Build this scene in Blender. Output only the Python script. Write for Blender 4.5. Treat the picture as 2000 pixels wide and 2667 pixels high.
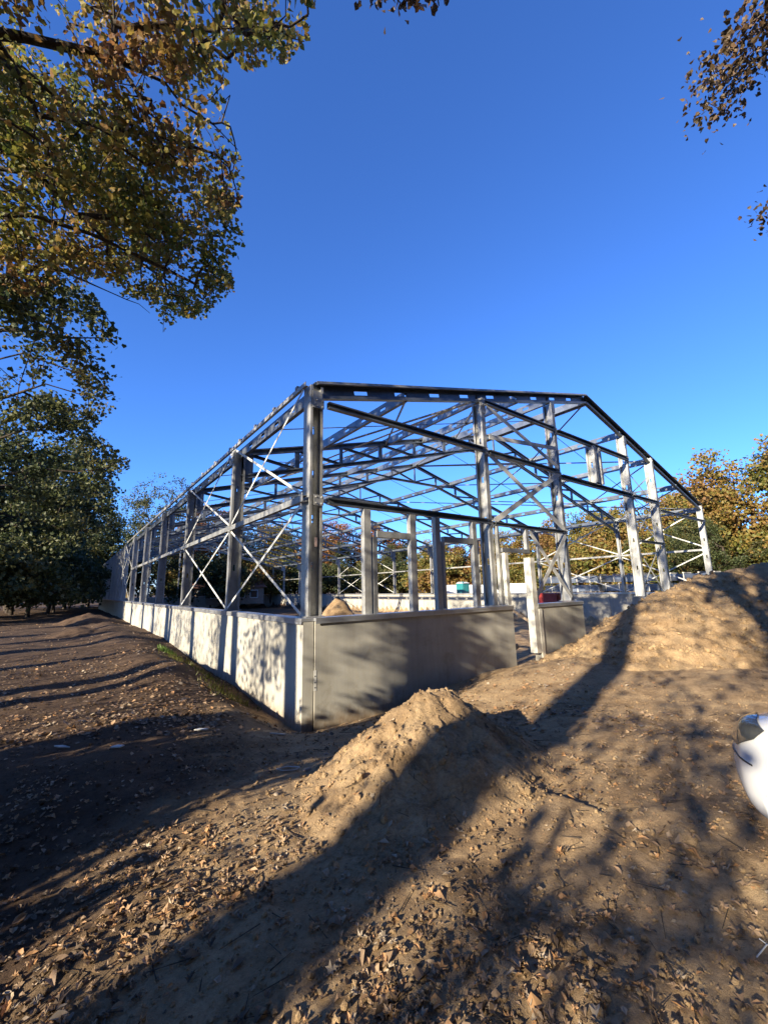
import bpy, math, random
import numpy as np
from mathutils import Vector, Matrix
rng = np.random.default_rng(7); random.seed(7)
for o in list(bpy.data.objects): bpy.data.objects.remove(o)
SC = bpy.context.scene; COL = SC.collection
R_ = math.radians
# ---------------------------------------------------------------- camera, sky, sun
CAMP = np.array([-3.405, -6.712, 0.462])
YAW, PIT, ROL = R_(37.232), R_(10.631), R_(-1.1615)
_f = np.array([math.sin(YAW)*math.cos(PIT), math.cos(YAW)*math.cos(PIT), math.sin(PIT)])
_r = np.array([math.cos(YAW), -math.sin(YAW), 0.0]); _u = np.cross(_r, _f)
CR = math.cos(ROL)*_r + math.sin(ROL)*_u; CU = -math.sin(ROL)*_r + math.cos(ROL)*_u; CF = _f
cam = bpy.data.cameras.new('camera'); co = bpy.data.objects.new('camera', cam); COL.objects.link(co)
co.matrix_world = Matrix(((CR[0], CU[0], -CF[0], CAMP[0]), (CR[1], CU[1], -CF[1], CAMP[1]), (CR[2], CU[2], -CF[2], CAMP[2]), (0, 0, 0, 1)))
cam.sensor_fit = 'VERTICAL'; cam.sensor_height = 36; cam.lens = 1069.1/2667*36
cam.clip_start = .05; cam.clip_end = 3000; SC.camera = co
SUN_A, SUN_E = R_(15), R_(18.5)      # shadows fall along +X turned SUN_A towards +Y
world = bpy.data.worlds.new('World'); SC.world = world; world.use_nodes = True
nt = world.node_tree; bg = nt.nodes['Background']
sky = nt.nodes.new('ShaderNodeTexSky'); sky.sky_type = 'NISHITA'; sky.sun_disc = False
sky.sun_elevation = SUN_E; sky.sun_rotation = math.atan2(-math.cos(SUN_A), -math.sin(SUN_A))
sky.altitude = 0; sky.air_density = 1.0; sky.dust_density = 0.1; sky.ozone_density = 10.0
tn = nt.nodes.new('ShaderNodeMix'); tn.data_type = 'RGBA'; tn.blend_type = 'MULTIPLY'; tn.inputs[0].default_value = 1; tn.inputs[7].default_value = (1.06, .955, 1.06, 1)
nt.links.new(sky.outputs[0], tn.inputs[6]); nt.links.new(tn.outputs[2], bg.inputs[0]); bg.inputs[1].default_value = 0.105
sl = bpy.data.lights.new('sun', 'SUN'); so = bpy.data.objects.new('sun', sl); COL.objects.link(so)
sl.energy = 5.0; sl.angle = R_(0.5); sl.color = (1.0, 0.88, 0.68)
sd = Vector((math.cos(SUN_A)*math.cos(SUN_E), math.sin(SUN_A)*math.cos(SUN_E), -math.sin(SUN_E)))
so.rotation_euler = sd.to_track_quat('-Z', 'Y').to_euler(); so.location = (-20, -10, 20)
SC.view_settings.view_transform = 'Standard'; SC.view_settings.look = 'None'
SC.view_settings.exposure = 1.62; SC.view_settings.gamma = 1; SC.view_settings.use_curve_mapping = False

# ---------------------------------------------------------------- materials
def mat(name, rough=.8, metal=0.0, spec=.5):
    m = bpy.data.materials.new(name); m.use_nodes = True; t = m.node_tree; b = t.nodes['Principled BSDF']
    b.inputs['Roughness'].default_value = rough; b.inputs['Metallic'].default_value = metal
    b.inputs['Specular IOR Level'].default_value = spec
    return m, t, b
def N(t, kind, **kw):
    n = t.nodes.new(kind)
    for k, v in kw.items():
        if k in n.inputs: n.inputs[k].default_value = v
        else: setattr(n, k, v)
    return n
def noise(t, scale, detail=4, rough=.6, vec=None, dist=0):
    n = N(t, 'ShaderNodeTexNoise'); n.inputs['Scale'].default_value = scale; n.inputs['Detail'].default_value = detail
    n.inputs['Roughness'].default_value = rough; n.inputs['Distortion'].default_value = dist
    if vec is not None: t.links.new(vec, n.inputs['Vector'])
    return n
def ramp(t, fac, stops):
    r = t.nodes.new('ShaderNodeValToRGB'); e = r.color_ramp.elements
    while len(e) < len(stops): e.new(.5)
    for i, (p, c) in enumerate(stops): e[i].position = p; e[i].color = (*c, 1) if len(c) == 3 else c
    t.links.new(fac, r.inputs[0]); return r
def mixc(t, a, b, fac, mode='MIX'):
    m = t.nodes.new('ShaderNodeMix'); m.data_type = 'RGBA'; m.blend_type = mode
    for s, v in ((6, a), (7, b), (0, fac)):
        if hasattr(v, 'is_output'): t.links.new(v, m.inputs[s])
        else: m.inputs[s].default_value = (*v, 1) if isinstance(v, tuple) else v
    return m.outputs[2]
def bump(t, b, h, strength=.4, dist=.02):
    n = t.nodes.new('ShaderNodeBump'); n.inputs['Strength'].default_value = strength; n.inputs['Distance'].default_value = dist
    t.links.new(h, n.inputs['Height']); t.links.new(n.outputs[0], b.inputs['Normal'])
def mapr(t, v, a, b_):
    n = t.nodes.new('ShaderNodeMapRange'); n.inputs['From Min'].default_value = a; n.inputs['From Max'].default_value = b_; t.links.new(v, n.inputs['Value']); return n.outputs[0]
def wpos(t, scale=None):
    g = t.nodes.new('ShaderNodeNewGeometry').outputs['Position']
    if scale:
        m = t.nodes.new('ShaderNodeMapping'); m.inputs['Scale'].default_value = scale; t.links.new(g, m.inputs[0]); return m.outputs[0]
    return g
def flat(name, col, rough=.7, metal=0.0, var=.25, sc=6):
    m, t, b = mat(name, rough, metal); n = noise(t, sc, 5, .6, wpos(t))
    c = ramp(t, n.outputs[0], [(.3, tuple(x*(1-var) for x in col)), (.7, tuple(min(1, x*(1+var)) for x in col))])
    t.links.new(c.outputs[0], b.inputs['Base Color']); return m

def m_galv():
    m, t, b = mat('galvanized_steel', .42, .6)
    p = wpos(t); v = t.nodes.new('ShaderNodeTexVoronoi'); v.inputs['Scale'].default_value = 28; t.links.new(p, v.inputs['Vector'])
    n = noise(t, 3.5, 6, .65, wpos(t, (1, 1, .35)))
    c1 = ramp(t, n.outputs[0], [(.28, (.23, .235, .235)), (.5, (.40, .405, .40)), (.75, (.57, .57, .55))])
    c = mixc(t, c1.outputs[0], ramp(t, v.outputs['Color'], [(0, (.24, .245, .25)), (1, (.50, .50, .49))]).outputs[0], .3)
    oi = t.nodes.new('ShaderNodeObjectInfo'); c = mixc(t, c, ramp(t, oi.outputs['Random'], [(0, (.72, .73, .76)), (1, (1.15, 1.13, 1.08))]).outputs[0], 1.0, 'MULTIPLY')
    t.links.new(c, b.inputs['Base Color'])
    r = ramp(t, n.outputs[0], [(.3, (.36,)*3), (.7, (.58,)*3)]); t.links.new(r.outputs[0], b.inputs['Roughness'])
    bump(t, b, n.outputs[0], .12, .01); return m
def m_conc():
    m, t, b = mat('precast_concrete', .85)
    s = noise(t, 1.6, 6, .65, wpos(t, (3.0, 3.0, .30)), .6); n = noise(t, 1.1, 5, .6, wpos(t)); f = noise(t, 60, 4, .7, wpos(t))
    c = ramp(t, n.outputs[0], [(.3, (.285, .270, .232)), (.7, (.39, .372, .322))]).outputs[0]
    c = mixc(t, c, ramp(t, s.outputs[0], [(.3, (.80, .77, .72)), (.55, (1, 1, 1)), (.75, (1.05, 1.0, .93))]).outputs[0], .6, 'MULTIPLY')
    c = mixc(t, c, ramp(t, f.outputs[0], [(.3, (.85,)*3), (.7, (1.1,)*3)]).outputs[0], .5, 'MULTIPLY')
    sz = t.nodes.new('ShaderNodeSeparateXYZ'); t.links.new(wpos(t), sz.inputs[0]); sp = noise(t, 9, 7, .75, wpos(t, (1, 1, .5)))
    md = N(t, 'ShaderNodeMath', operation='MULTIPLY_ADD'); t.links.new(sp.outputs[0], md.inputs[0]); md.inputs[1].default_value = .8; t.links.new(sz.outputs[2], md.inputs[2])
    c = mixc(t, c, (.20, .145, .09), ramp(t, md.outputs[0], [(-0.0, (0,)*3), (1, (0,)*3)]).outputs[0]) if False else mixc(t, (.19, .14, .09), c, mapr(t, md.outputs[0], -1.42, -1.1))
    st = noise(t, .8, 6, .75, wpos(t), 1.2); c = mixc(t, c, ramp(t, st.outputs[0], [(.36, (.80, .77, .72)), (.46, (1, 1, 1))]).outputs[0], .8, 'MULTIPLY')
    t.links.new(c, b.inputs['Base Color']); bump(t, b, f.outputs[0], .25, .004); return m
def m_dirt():
    m, t, b = mat('sandy_soil', .95, 0, .2)
    p = wpos(t); big = noise(t, .35, 5, .6, p); mid = noise(t, 2.6, 8, .7, p); fi = noise(t, 26, 8, .75, p); vf = noise(t, 150, 3, .7, p)
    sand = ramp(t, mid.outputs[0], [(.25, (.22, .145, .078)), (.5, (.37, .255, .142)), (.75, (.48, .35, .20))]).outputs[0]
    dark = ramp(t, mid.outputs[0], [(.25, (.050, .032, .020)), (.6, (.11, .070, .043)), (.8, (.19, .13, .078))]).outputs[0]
    # the ground left of the wall is trodden humus with shade put into its dark colour, the dug heaps are sand
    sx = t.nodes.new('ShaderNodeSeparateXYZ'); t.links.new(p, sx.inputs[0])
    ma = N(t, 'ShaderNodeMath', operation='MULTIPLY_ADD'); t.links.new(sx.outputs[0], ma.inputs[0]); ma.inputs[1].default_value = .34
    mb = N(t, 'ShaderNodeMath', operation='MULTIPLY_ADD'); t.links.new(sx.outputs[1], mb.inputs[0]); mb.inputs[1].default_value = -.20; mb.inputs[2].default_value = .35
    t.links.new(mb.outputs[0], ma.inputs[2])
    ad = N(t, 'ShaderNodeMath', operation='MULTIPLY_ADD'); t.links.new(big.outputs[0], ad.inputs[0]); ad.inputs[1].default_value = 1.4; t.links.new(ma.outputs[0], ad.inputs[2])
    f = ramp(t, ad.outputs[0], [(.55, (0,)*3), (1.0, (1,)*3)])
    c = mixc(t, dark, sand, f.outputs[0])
    c = mixc(t, c, ramp(t, fi.outputs[0], [(.3, (.6, .57, .55)), (.52, (1,)*3), (.72, (1.28, 1.25, 1.2))]).outputs[0], .85, 'MULTIPLY')
    c = mixc(t, c, ramp(t, vf.outputs[0], [(.3, (.72,)*3), (.7, (1.2,)*3)]).outputs[0], .6, 'MULTIPLY')
    dm = noise(t, .9, 6, .7, p, 1.5); c = mixc(t, c, ramp(t, dm.outputs[0], [(.38, (.62, .58, .55)), (.52, (1, 1, 1))]).outputs[0], .75, 'MULTIPLY')
    t.links.new(c, b.inputs['Base Color'])
    a = N(t, 'ShaderNodeMath', operation='MULTIPLY_ADD'); t.links.new(vf.outputs[0], a.inputs[0]); a.inputs[1].default_value = .35; t.links.new(fi.outputs[0], a.inputs[2])
    bump(t, b, a.outputs[0], .9, .035); return m
def m_leaf(name, cols, clump=.5, trans=.45, jitter=.5):
    m, t, b = mat(name, .55, 0, .35)
    g = t.nodes.new('ShaderNodeNewGeometry'); n = noise(t, clump, 3, .6, g.outputs['Position'])
    ma = N(t, 'ShaderNodeMath', operation='MULTIPLY_ADD'); t.links.new(g.outputs['Random Per Island'], ma.inputs[0]); ma.inputs[1].default_value = jitter
    sb = N(t, 'ShaderNodeMath', operation='MULTIPLY_ADD'); t.links.new(n.outputs[0], sb.inputs[0]); sb.inputs[1].default_value = 2.2; sb.inputs[2].default_value = -.6-jitter/2
    t.links.new(sb.outputs[0], ma.inputs[2])
    k = len(cols); r = ramp(t, ma.outputs[0], [(i/(k-1), c) for i, c in enumerate(cols)])
    t.links.new(r.outputs[0], b.inputs['Base Color'])
    if trans:
        tr = t.nodes.new('ShaderNodeBsdfTranslucent'); t.links.new(r.outputs[0], tr.inputs[0])
        mx = t.nodes.new('ShaderNodeMixShader'); mx.inputs[0].default_value = trans
        t.links.new(b.outputs[0], mx.inputs[1]); t.links.new(tr.outputs[0], mx.inputs[2])
        t.links.new(mx.outputs[0], t.nodes['Material Output'].inputs[0])
    return m
def m_bark():
    m, t, b = mat('tree_bark', .9, 0, .2); n = noise(t, 6, 6, .7, wpos(t, (2.5, 2.5, .5)))
    t.links.new(ramp(t, n.outputs[0], [(.3, (.02, .016, .012)), (.7, (.085, .066, .05))]).outputs[0], b.inputs['Base Color'])
    bump(t, b, n.outputs[0], .8, .03); return m
GALV, CONC, DIRT, BARK = m_galv(), m_conc(), m_dirt(), m_bark()
def m_roof():  # blue sky reflection and shade are put into the steel's base colour
    m, t, b = mat('roof_steel_sky_tint', .38, .7); n = noise(t, 3.0, 6, .65, wpos(t)); oi = t.nodes.new('ShaderNodeObjectInfo')
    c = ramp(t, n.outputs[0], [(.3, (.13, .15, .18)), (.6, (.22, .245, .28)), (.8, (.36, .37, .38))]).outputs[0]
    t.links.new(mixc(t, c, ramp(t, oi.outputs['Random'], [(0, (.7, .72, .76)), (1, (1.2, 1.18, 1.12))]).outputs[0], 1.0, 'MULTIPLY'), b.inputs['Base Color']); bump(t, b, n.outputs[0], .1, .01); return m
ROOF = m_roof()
LEAF_OAK = m_leaf('oak_leaves', [(.06, .085, .018), (.13, .145, .028), (.26, .22, .045), (.30, .18, .05), (.21, .10, .04)], .42, .45)
LEAF_GREEN = m_leaf('dull_green_leaves', [(.022, .035, .012), (.04, .055, .018), (.075, .08, .025), (.10, .08, .025)], .3, .3)
LEAF_GREEN2 = m_leaf('green_brown_leaves', [(.035, .05, .018), (.065, .08, .025), (.11, .115, .035), (.15, .11, .035)], .35, .4)
LEAF_AUT = m_leaf('autumn_leaves', [(.07, .09, .02), (.13, .13, .028), (.21, .16, .038), (.23, .135, .038), (.18, .095, .035)], .28, .35, .6)
LEAF_RUST = m_leaf('rust_leaves', [(.08, .07, .02), (.20, .10, .03), (.24, .09, .025), (.16, .05, .02)], .3, .35, .6)
LITTER = m_leaf('fallen_leaf_colours', [(.09, .06, .035), (.19, .125, .075), (.29, .20, .12), (.34, .18, .075), (.34, .27, .19)], .9, .12, 1.1)
SHEET = flat('capping_metal', (.46, .47, .48), .35, .7, .15, 3)

# ---------------------------------------------------------------- object helpers
WL = {}
def link(o, parent=None, world=(0, 0, 0)):
    COL.objects.link(o); w = Vector(world); WL[o.name] = w
    if parent is not None: o.parent = parent; o.location = w-WL[parent.name]
    else: o.location = w
    return o
def thing(name, label, cat, loc=(0, 0, 0), group=None):
    o = bpy.data.objects.new(name, None); o.empty_display_size = .3; link(o, None, loc)
    o['label'] = label; o['category'] = cat
    if group: o['group'] = group
    return o
def tagit(o, label, cat, group=None, kind=None):
    if label: o['label'] = label
    if cat: o['category'] = cat
    if group: o['group'] = group
    if kind: o['kind'] = kind
    return o
def mesh_np(name, V, F, m, parent=None, world=(0, 0, 0), smooth=False):
    """V in world coordinates; F an (n,k) array or a list of arrays of one width each"""
    me = bpy.data.meshes.new(name); V = np.asarray(V, float)-np.asarray(world, float)
    Fs = [np.asarray(f, np.int32) for f in (F if isinstance(F, list) and len(F) and isinstance(F[0], np.ndarray) and F[0].ndim == 2 else [F])]
    Fs = [f for f in Fs if len(f)]
    me.vertices.add(len(V)); me.vertices.foreach_set('co', V.astype(np.float32).ravel())
    li = np.concatenate([f.ravel() for f in Fs]); tot = np.concatenate([np.full(len(f), f.shape[1], np.int32) for f in Fs])
    me.loops.add(len(li)); me.loops.foreach_set('vertex_index', li)
    me.polygons.add(len(tot)); me.polygons.foreach_set('loop_start', np.concatenate([[0], np.cumsum(tot)[:-1]]).astype(np.int32))
    me.polygons.foreach_set('loop_total', tot)
    me.polygons.foreach_set('use_smooth', np.full(len(tot), smooth)); me.update(calc_edges=True); me.validate()
    if m: me.materials.append(m)
    o = bpy.data.objects.new(name, me); return link(o, parent, world)
BF = np.array([[0, 3, 2, 1], [4, 5, 6, 7], [0, 1, 5, 4], [1, 2, 6, 5], [2, 3, 7, 6], [3, 0, 4, 7]])
class MB:
    def __init__(s): s.v = []; s.f = []; s.n = 0
    def add(s, v, f): s.v.append(np.asarray(v, float)); s.f += [[i+s.n for i in q] for q in f]; s.n += len(v)
    def box(s, c, a, b, d):
        """centre c, half-vectors a, b, d (right-handed)"""
        c, a, b, d = map(lambda q: np.asarray(q, float), (c, a, b, d))
        if np.dot(np.cross(a, b), d) < 0: b = -b
        v = [c+x*a+y*b+z*d for z in (-1, 1) for x, y in ((-1, -1), (1, -1), (1, 1), (-1, 1))]
        s.add(v, BF.tolist())
    def abox(s, x0, x1, y0, y1, z0, z1): s.box(((x0+x1)/2, (y0+y1)/2, (z0+z1)/2), ((x1-x0)/2, 0, 0), (0, (y1-y0)/2, 0), (0, 0, (z1-z0)/2))
    def tube(s, pts, rad, k=6, cap=True):
        pts = [np.asarray(p, float) for p in pts]; n = len(pts); rad = rad if hasattr(rad, '__len__') else [rad]*n; base = s.n; V = []
        for i, p in enumerate(pts):
            d = pts[min(i+1, n-1)]-pts[max(i-1, 0)]; d /= np.linalg.norm(d)+1e-9
            a = np.cross(d, (0, 0, 1) if abs(d[2]) < .9 else (1, 0, 0)); a /= np.linalg.norm(a); b = np.cross(d, a)
            for j in range(k): th = 2*math.pi*j/k; V.append(p+rad[i]*(math.cos(th)*a+math.sin(th)*b))
        F = [[i*k+j, i*k+(j+1) % k, (i+1)*k+(j+1) % k, (i+1)*k+j] for i in range(n-1) for j in range(k)]
        if cap: F += [list(range(k))[::-1], [(n-1)*k+j for j in range(k)]]
        s.add(V, F)
    def build(s, name, m, parent=None, world=None, smooth=False):
        V = np.concatenate(s.v); w = V.mean(0) if world is None else world
        me = bpy.data.meshes.new(name); me.from_pydata((V-np.asarray(w)).tolist(), [], s.f); me.update()
        if smooth:
            for p in me.polygons: p.use_smooth = True
        if m: me.materials.append(m)
        return link(bpy.data.objects.new(name, me), parent, w)
def unit(v): v = np.asarray(v, float); return v/(np.linalg.norm(v)+1e-12)
def member(name, parent, p0, p1, dep, d=.3, w=.14, sec='H', t=.02, holes=0, hl=.32, hh=.10, m=None, lip=True):
    """a cold-formed steel section from p0 to p1; dep = direction of its depth d"""
    p0, p1 = np.asarray(p0, float), np.asarray(p1, float); L = np.linalg.norm(p1-p0); e = (p1-p0)/L
    dep = np.asarray(dep, float); dep = unit(dep-np.dot(dep, e)*e); wd = np.cross(e, dep); mb = MB(); c = (p0+p1)/2; h = e*L/2
    if sec in 'HC':
        off = 0 if sec == 'H' else -(w/2-t/2)
        if holes:
            cs = np.linspace(0, L, holes+2)[1:-1]; x = 0.0; q = c+wd*off
            for cc in cs:
                a, b2 = cc-hl/2, cc+hl/2
                mb.box(p0+e*(x+a)/2+wd*off, e*(a-x)/2, wd*t/2, dep*(d/2-t))
                hs = (d/2-t-hh/2)/2
                for sg in (-1, 1): mb.box(p0+e*cc+wd*off+dep*sg*(hh/2+hs), e*hl/2, wd*t/2, dep*hs)
                x = b2
            mb.box(p0+e*(x+L)/2+wd*off, e*(L-x)/2, wd*t/2, dep*(d/2-t))
        else: mb.box(c+wd*off, h, wd*t/2, dep*(d/2-t))
        for sg in (-1, 1):
            mb.box(c+dep*sg*(d/2-t/2), h, wd*w/2, dep*t/2)
            if lip:
                for s2 in ((-1, 1) if sec == 'H' else (1,)): mb.box(c+dep*sg*(d/2-t-min(.045, d*.12)/2)+wd*s2*(w/2-t*.3), h, wd*t*.28, dep*min(.045, d*.12)/2)
    elif sec == 'box': mb.box(c, h, wd*w/2, dep*d/2)
    elif sec == 'angle':
        mb.box(c-wd*(w/2-t/2), h, wd*t/2, dep*d/2); mb.box(c-dep*(d/2-t/2)+wd*t/2, h, wd*(w/2-t/2), dep*t/2)
    return mb.build(name, m or GALV, parent)
def rod(name, parent, p0, p1, r=.012, k=5, m=None):
    mb = MB(); mb.tube([p0, p1], r, k); return mb.build(name, m or GALV, parent)

# ---------------------------------------------------------------- noise and terrain
_H = np.random.default_rng(11).random((257, 257))
def vnoise(x, y):
    x = np.asarray(x, float); y = np.asarray(y, float); xi = np.floor(x).astype(int); yi = np.floor(y).astype(int); fx = x-xi; fy = y-yi
    fx = fx*fx*(3-2*fx); fy = fy*fy*(3-2*fy); a = xi % 256; b = yi % 256
    return (_H[a, b]*(1-fx)+_H[a+1, b]*fx)*(1-fy)+(_H[a, b+1]*(1-fx)+_H[a+1, b+1]*fx)*fy
def fbm(x, y, o=5, g=.5):
    s = 0; a = 1; n = 0
    for i in range(o): s = s+a*(vnoise(x*2**i+17.3*i, y*2**i+5.1*i)-.5); n += a; a *= g
    return s/n*2
def sm(a, b, x): t = np.clip((x-a)/(b-a), 0, 1); return t*t*(3-2*t)
W_, Y_END = 22.6, 57.4
def ground_z(x, y, fine=True):
    x = np.asarray(x, float); y = np.asarray(y, float)
    z = -1.2+.10*fbm(x*.25, y*.25, 3)+0*x
    z = z-.28*sm(6, -3, y)*sm(-3.0, .3, x)*sm(-6.2, -1.5, y)*sm(5, 1, x)      # falls towards the corner
    t = -x                                                               # ditch along the long wall
    dep = np.interp(y, [-2, 0, 4, 8, 12, 17, 30], [.5, .34, .36, .26, .16, .08, .05])
    z = z-dep*sm(1.25, .25, t)*sm(-1.6, .2, y)
    z = z+.17*np.exp(-((t-1.75-.3*fbm(y*.5, 3.1, 2))/.65)**2)*sm(.5, 3, y)*sm(40, 25, y)*(1+.8*fbm(x*.7, y*.45, 3))
    # sloping ground in front of the gable
    z = z+.08*sm(.5, 5, x)*sm(-2.5, -.3, y)
    ins = sm(.05, .15, x)*sm(W_-.05, W_-.15, x)*sm(.05, .15, y)*sm(Y_END-.05, Y_END-.15, y)
    z = z*(1-ins)+(-1.98+.10*fbm(x*.3+4, y*.3, 3))*ins
    if fine:
        amp = sm(-8, 2, -y+x*.3)*.0+1
        z = z+.045*fbm(x*1.3, y*1.3, 4)+.016*fbm(x*7, y*7, 4, .65)*(1+1.5*np.clip(fbm(x*.9+9, y*.9, 2), 0, 1))
    return z
def mound_h(x, y):
    """small heap of sandy soil between the camera and the gable; height over the ground"""
    a = R_(28); cx, cy = -.02, -3.02; dx, dy = x-cx, y-cy
    u = dx*math.cos(a)+dy*math.sin(a); v = -dx*math.sin(a)+dy*math.cos(a)
    ang = np.arctan2(v, u); r = np.sqrt((u/np.where(u > 0, 1.05, 2.15))**2+(v/np.where(v < 0, 1.35, 1.0))**2)
    r = r*(1+.13*fbm(np.cos(ang)*1.3+3, np.sin(ang)*1.3+7, 3))
    h = .78*np.clip(1-r, -.12, 1)**1.0 if False else .87*np.where(r < 1, (1-np.clip(r, 0, 1))**1.12*(1-.10*np.exp(-(r/.12)**2)), -(r-1)*.5)
    lum = fbm(u*2.2, v*2.2, 4, .6)
    groove = np.abs(fbm(v*1.1+u*.25+5, u*.35+9, 3))
    k = np.clip(h/.25, 0, 1)
    return h+k*(.10*lum+.05*fbm(x*9+3, y*9, 4, .7)-.10*np.clip(.18-groove, 0, 1)/.18*.6)
CREST = np.array([(3.4, -.7, -1.55), (5.4, -.95, -1.30), (6.9, -1.2, -1.0), (8.1, -1.5, -.45), (9.5, -1.95, .22), (11.6, -2.5, .68), (13.6, -3.6, 1.02), (15.8, -5.2, 1.42), (18.5, -8, 1.75), (22, -12, 1.3), (26, -17, .2)])
def pile_z(x, y):
    """long spoil heap; absolute height"""
    best = np.full(np.shape(x), -9.0); x = np.asarray(x, float)+.25*fbm(x*.6, y*.6+40, 3); y = np.asarray(y, float)+.25*fbm(x*.6+60, y*.6, 3)
    for i in range(len(CREST)-1):
        A, B = CREST[i], CREST[i+1]; d = B[:2]-A[:2]; L = d@d
        t = np.clip(((x-A[0])*d[0]+(y-A[1])*d[1])/L, 0, 1); px = x-(A[0]+t*d[0]); py = y-(A[1]+t*d[1]); r = np.hypot(px, py)
        zc = A[2]+t*(B[2]-A[2]); side = np.sign(px*d[1]-py*d[0])     # + : camera side
        zc = zc-.14*np.exp(-(r/.35)**2)*0
        rc = np.minimum(r, 9); drop = np.where(side > 0, .50*rc-.018*rc*rc+.4*(r-rc), .72*r)
        drop = np.sqrt(drop**2+.02)-.14
        best = np.maximum(best, zc-np.clip(drop, 0, 9))
    b2 = best+.16*fbm(x*.8, y*.8, 4)+.10*fbm(x*2.6, y*2.6, 5, .62)-.07*np.clip(.15-np.abs(fbm(x*1.3+4, y*.5, 3)), 0, 1)/.15+.02*fbm(x*11, y*11, 3, .7)
    # a low apron of spilled soil in front of the foot
    return b2
def top_z(x, y):
    g = ground_z(x, y); m = g+mound_h(x, y); p = pile_z(x, y)
    inside = (np.asarray(y) > -.02)
    return np.maximum(g, np.maximum(np.where(inside, -9, m), np.where(inside & (np.asarray(x) < 9.2), -9, p)))

# ---- one ground sheet: polar grid, fine where the ground is looked at from near, out to the horizon
def polar(cx, cy, azs, rads):
    A, Rr = np.meshgrid(azs, rads, indexing='ij'); X = cx+Rr*np.sin(A); Y = cy+Rr*np.cos(A); n, k = X.shape
    i, j = np.meshgrid(np.arange(n), np.arange(k-1), indexing='ij'); i2 = (i+1) % n
    F = np.stack([i*k+j, i*k+j+1, i2*k+j+1, i2*k+j], -1).reshape(-1, 4); return X.ravel(), Y.ravel(), F
azs = np.radians(np.concatenate([np.arange(-28, 112, .27), np.arange(112, 332, 4.0)]))
rads = np.concatenate([[.02], np.geomspace(.5, 14, 330), np.geomspace(14.3, 90, 130), np.geomspace(100, 1500, 20)])
GX, GY, GF = polar(-3.4, -6.7, azs, rads); GZ = ground_z(GX, GY)
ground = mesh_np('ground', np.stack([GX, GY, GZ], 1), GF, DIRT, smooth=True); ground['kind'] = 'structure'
def sheet(name, fn, x0, x1, y0, y1, step, label, cat, ok):
    xs = np.arange(x0, x1, step); ys = np.arange(y0, y1, step); X, Y = np.meshgrid(xs, ys, indexing='ij'); Z = fn(X, Y); n, k = X.shape
    i, j = np.meshgrid(np.arange(n-1), np.arange(k-1), indexing='ij'); F = np.stack([i*k+j, (i+1)*k+j, (i+1)*k+j+1, i*k+j+1], -1).reshape(-1, 4)
    good = ok(X, Y, Z).ravel(); F = F[good[F].any(1)]
    used = np.unique(F); mp = np.zeros(X.size, int); mp[used] = np.arange(len(used)); V = np.stack([X.ravel(), Y.ravel(), Z.ravel()], 1)[used]
    c = np.array([V[:, 0].mean(), V[:, 1].mean(), V[:, 2].min()])
    return tagit(mesh_np(name, V, mp[F], DIRT, None, c, True), label, cat)
mound = sheet('soil_mound', lambda x, y: ground_z(x, y)+mound_h(x, y), -3.2, 2.4, -5.6, -.6, .022,
              'small steep mound of crumbly sandy soil in front of the dark end wall', 'soil mound', lambda x, y, z: mound_h(x, y) > -.02)
pile = sheet('spoil_heap', lambda x, y: pile_z(x, y), 2, 30, -22, .9, .06,
             'large long heap of excavated sandy soil burying the foot of the end frame', 'soil heap',
             lambda x, y, z: (z > ground_z(x, y, False)-.15) & ((y < -.22) | ((x > 9.3) & (x < 13.8))))

# ---------------------------------------------------------------- concrete plinth walls
def wall(label, x0, x1, y0, y1, lens, zb, axis, cap=True, group='concrete plinth walls round the building', out=-1):
    w = thing('concrete_plinth_wall', label, 'concrete wall', ((x0+x1)/2, (y0+y1)/2, zb), group); a = (x0 if axis == 0 else y0); L = (x1-x0 if axis == 0 else y1-y0)
    k = max(1, round(L/lens)); st = L/k
    for i in range(k):
        s, e = a+i*st+.008, a+(i+1)*st-.008; mb = MB()
        if axis == 0: mb.abox(s, e, y0, y1, zb, -.062)
        else: mb.abox(x0, x1, s, e, zb, -.062)
        mb.build('concrete_panel', CONC, w)
        if i < k-1:
            mb = MB(); q = a+(i+1)*st
            if axis == 0: mb.abox(q-.008, q+.008, y0+.03, y1-.03, zb, -.08)
            else: mb.abox(x0+.03, x1-.03, q-.008, q+.008, zb, -.08)
            mb.build('joint_seal', JOINT, w)
    if cap:
        kc = max(1, round(L/2.6)); st = L/kc; c = (y0+y1)/2 if axis == 0 else (x0+x1)/2; hw = abs((y1-y0) if axis == 0 else (x1-x0))/2+.035
        for i in range(kc):
            dz = rng.uniform(-.003, .003); s, e = a+i*st+.002, a+(i+1)*st-.002
            mb = MB(); M_ = (s+e)/2; H_ = (e-s)/2
            for (cc, hz, hh) in ((0, -.029+dz, None), (-1, -.075, 1), (1, -.075, 1)):
                if hh is None: ctr = (M_, c, hz) if axis == 0 else (c, M_, hz); hwv, hv = hw, .026
                else: ctr = (M_, c+cc*(hw-.004), hz) if axis == 0 else (c+cc*(hw-.004), M_, hz); hwv, hv = .004, .05
                if axis == 0: mb.box(ctr, (H_, 0, 0), (0, hwv, 0), (0, 0, hv if hh is None else .0235))
                else: mb.box(ctr, (hwv, 0, 0), (0, H_, 0), (0, 0, hv if hh is None else .0235))
            mb.build('capping_rail', SHEET, w)
    return w
JOINT = flat('joint_mortar', (.05, .048, .045), .9)
TH = .20
w_long = wall('long sunlit concrete plinth wall striped by tree shadows, running away beside the leaf-strewn ground', -TH, 0, -.19, Y_END, 5.2, -2.5, 1)
w_gab = wall('dark grazing-lit concrete plinth wall under the end frame, nearest the small mound', .012, 5.55, -.2, -.012, 5.4, -2.5, 0)
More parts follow.
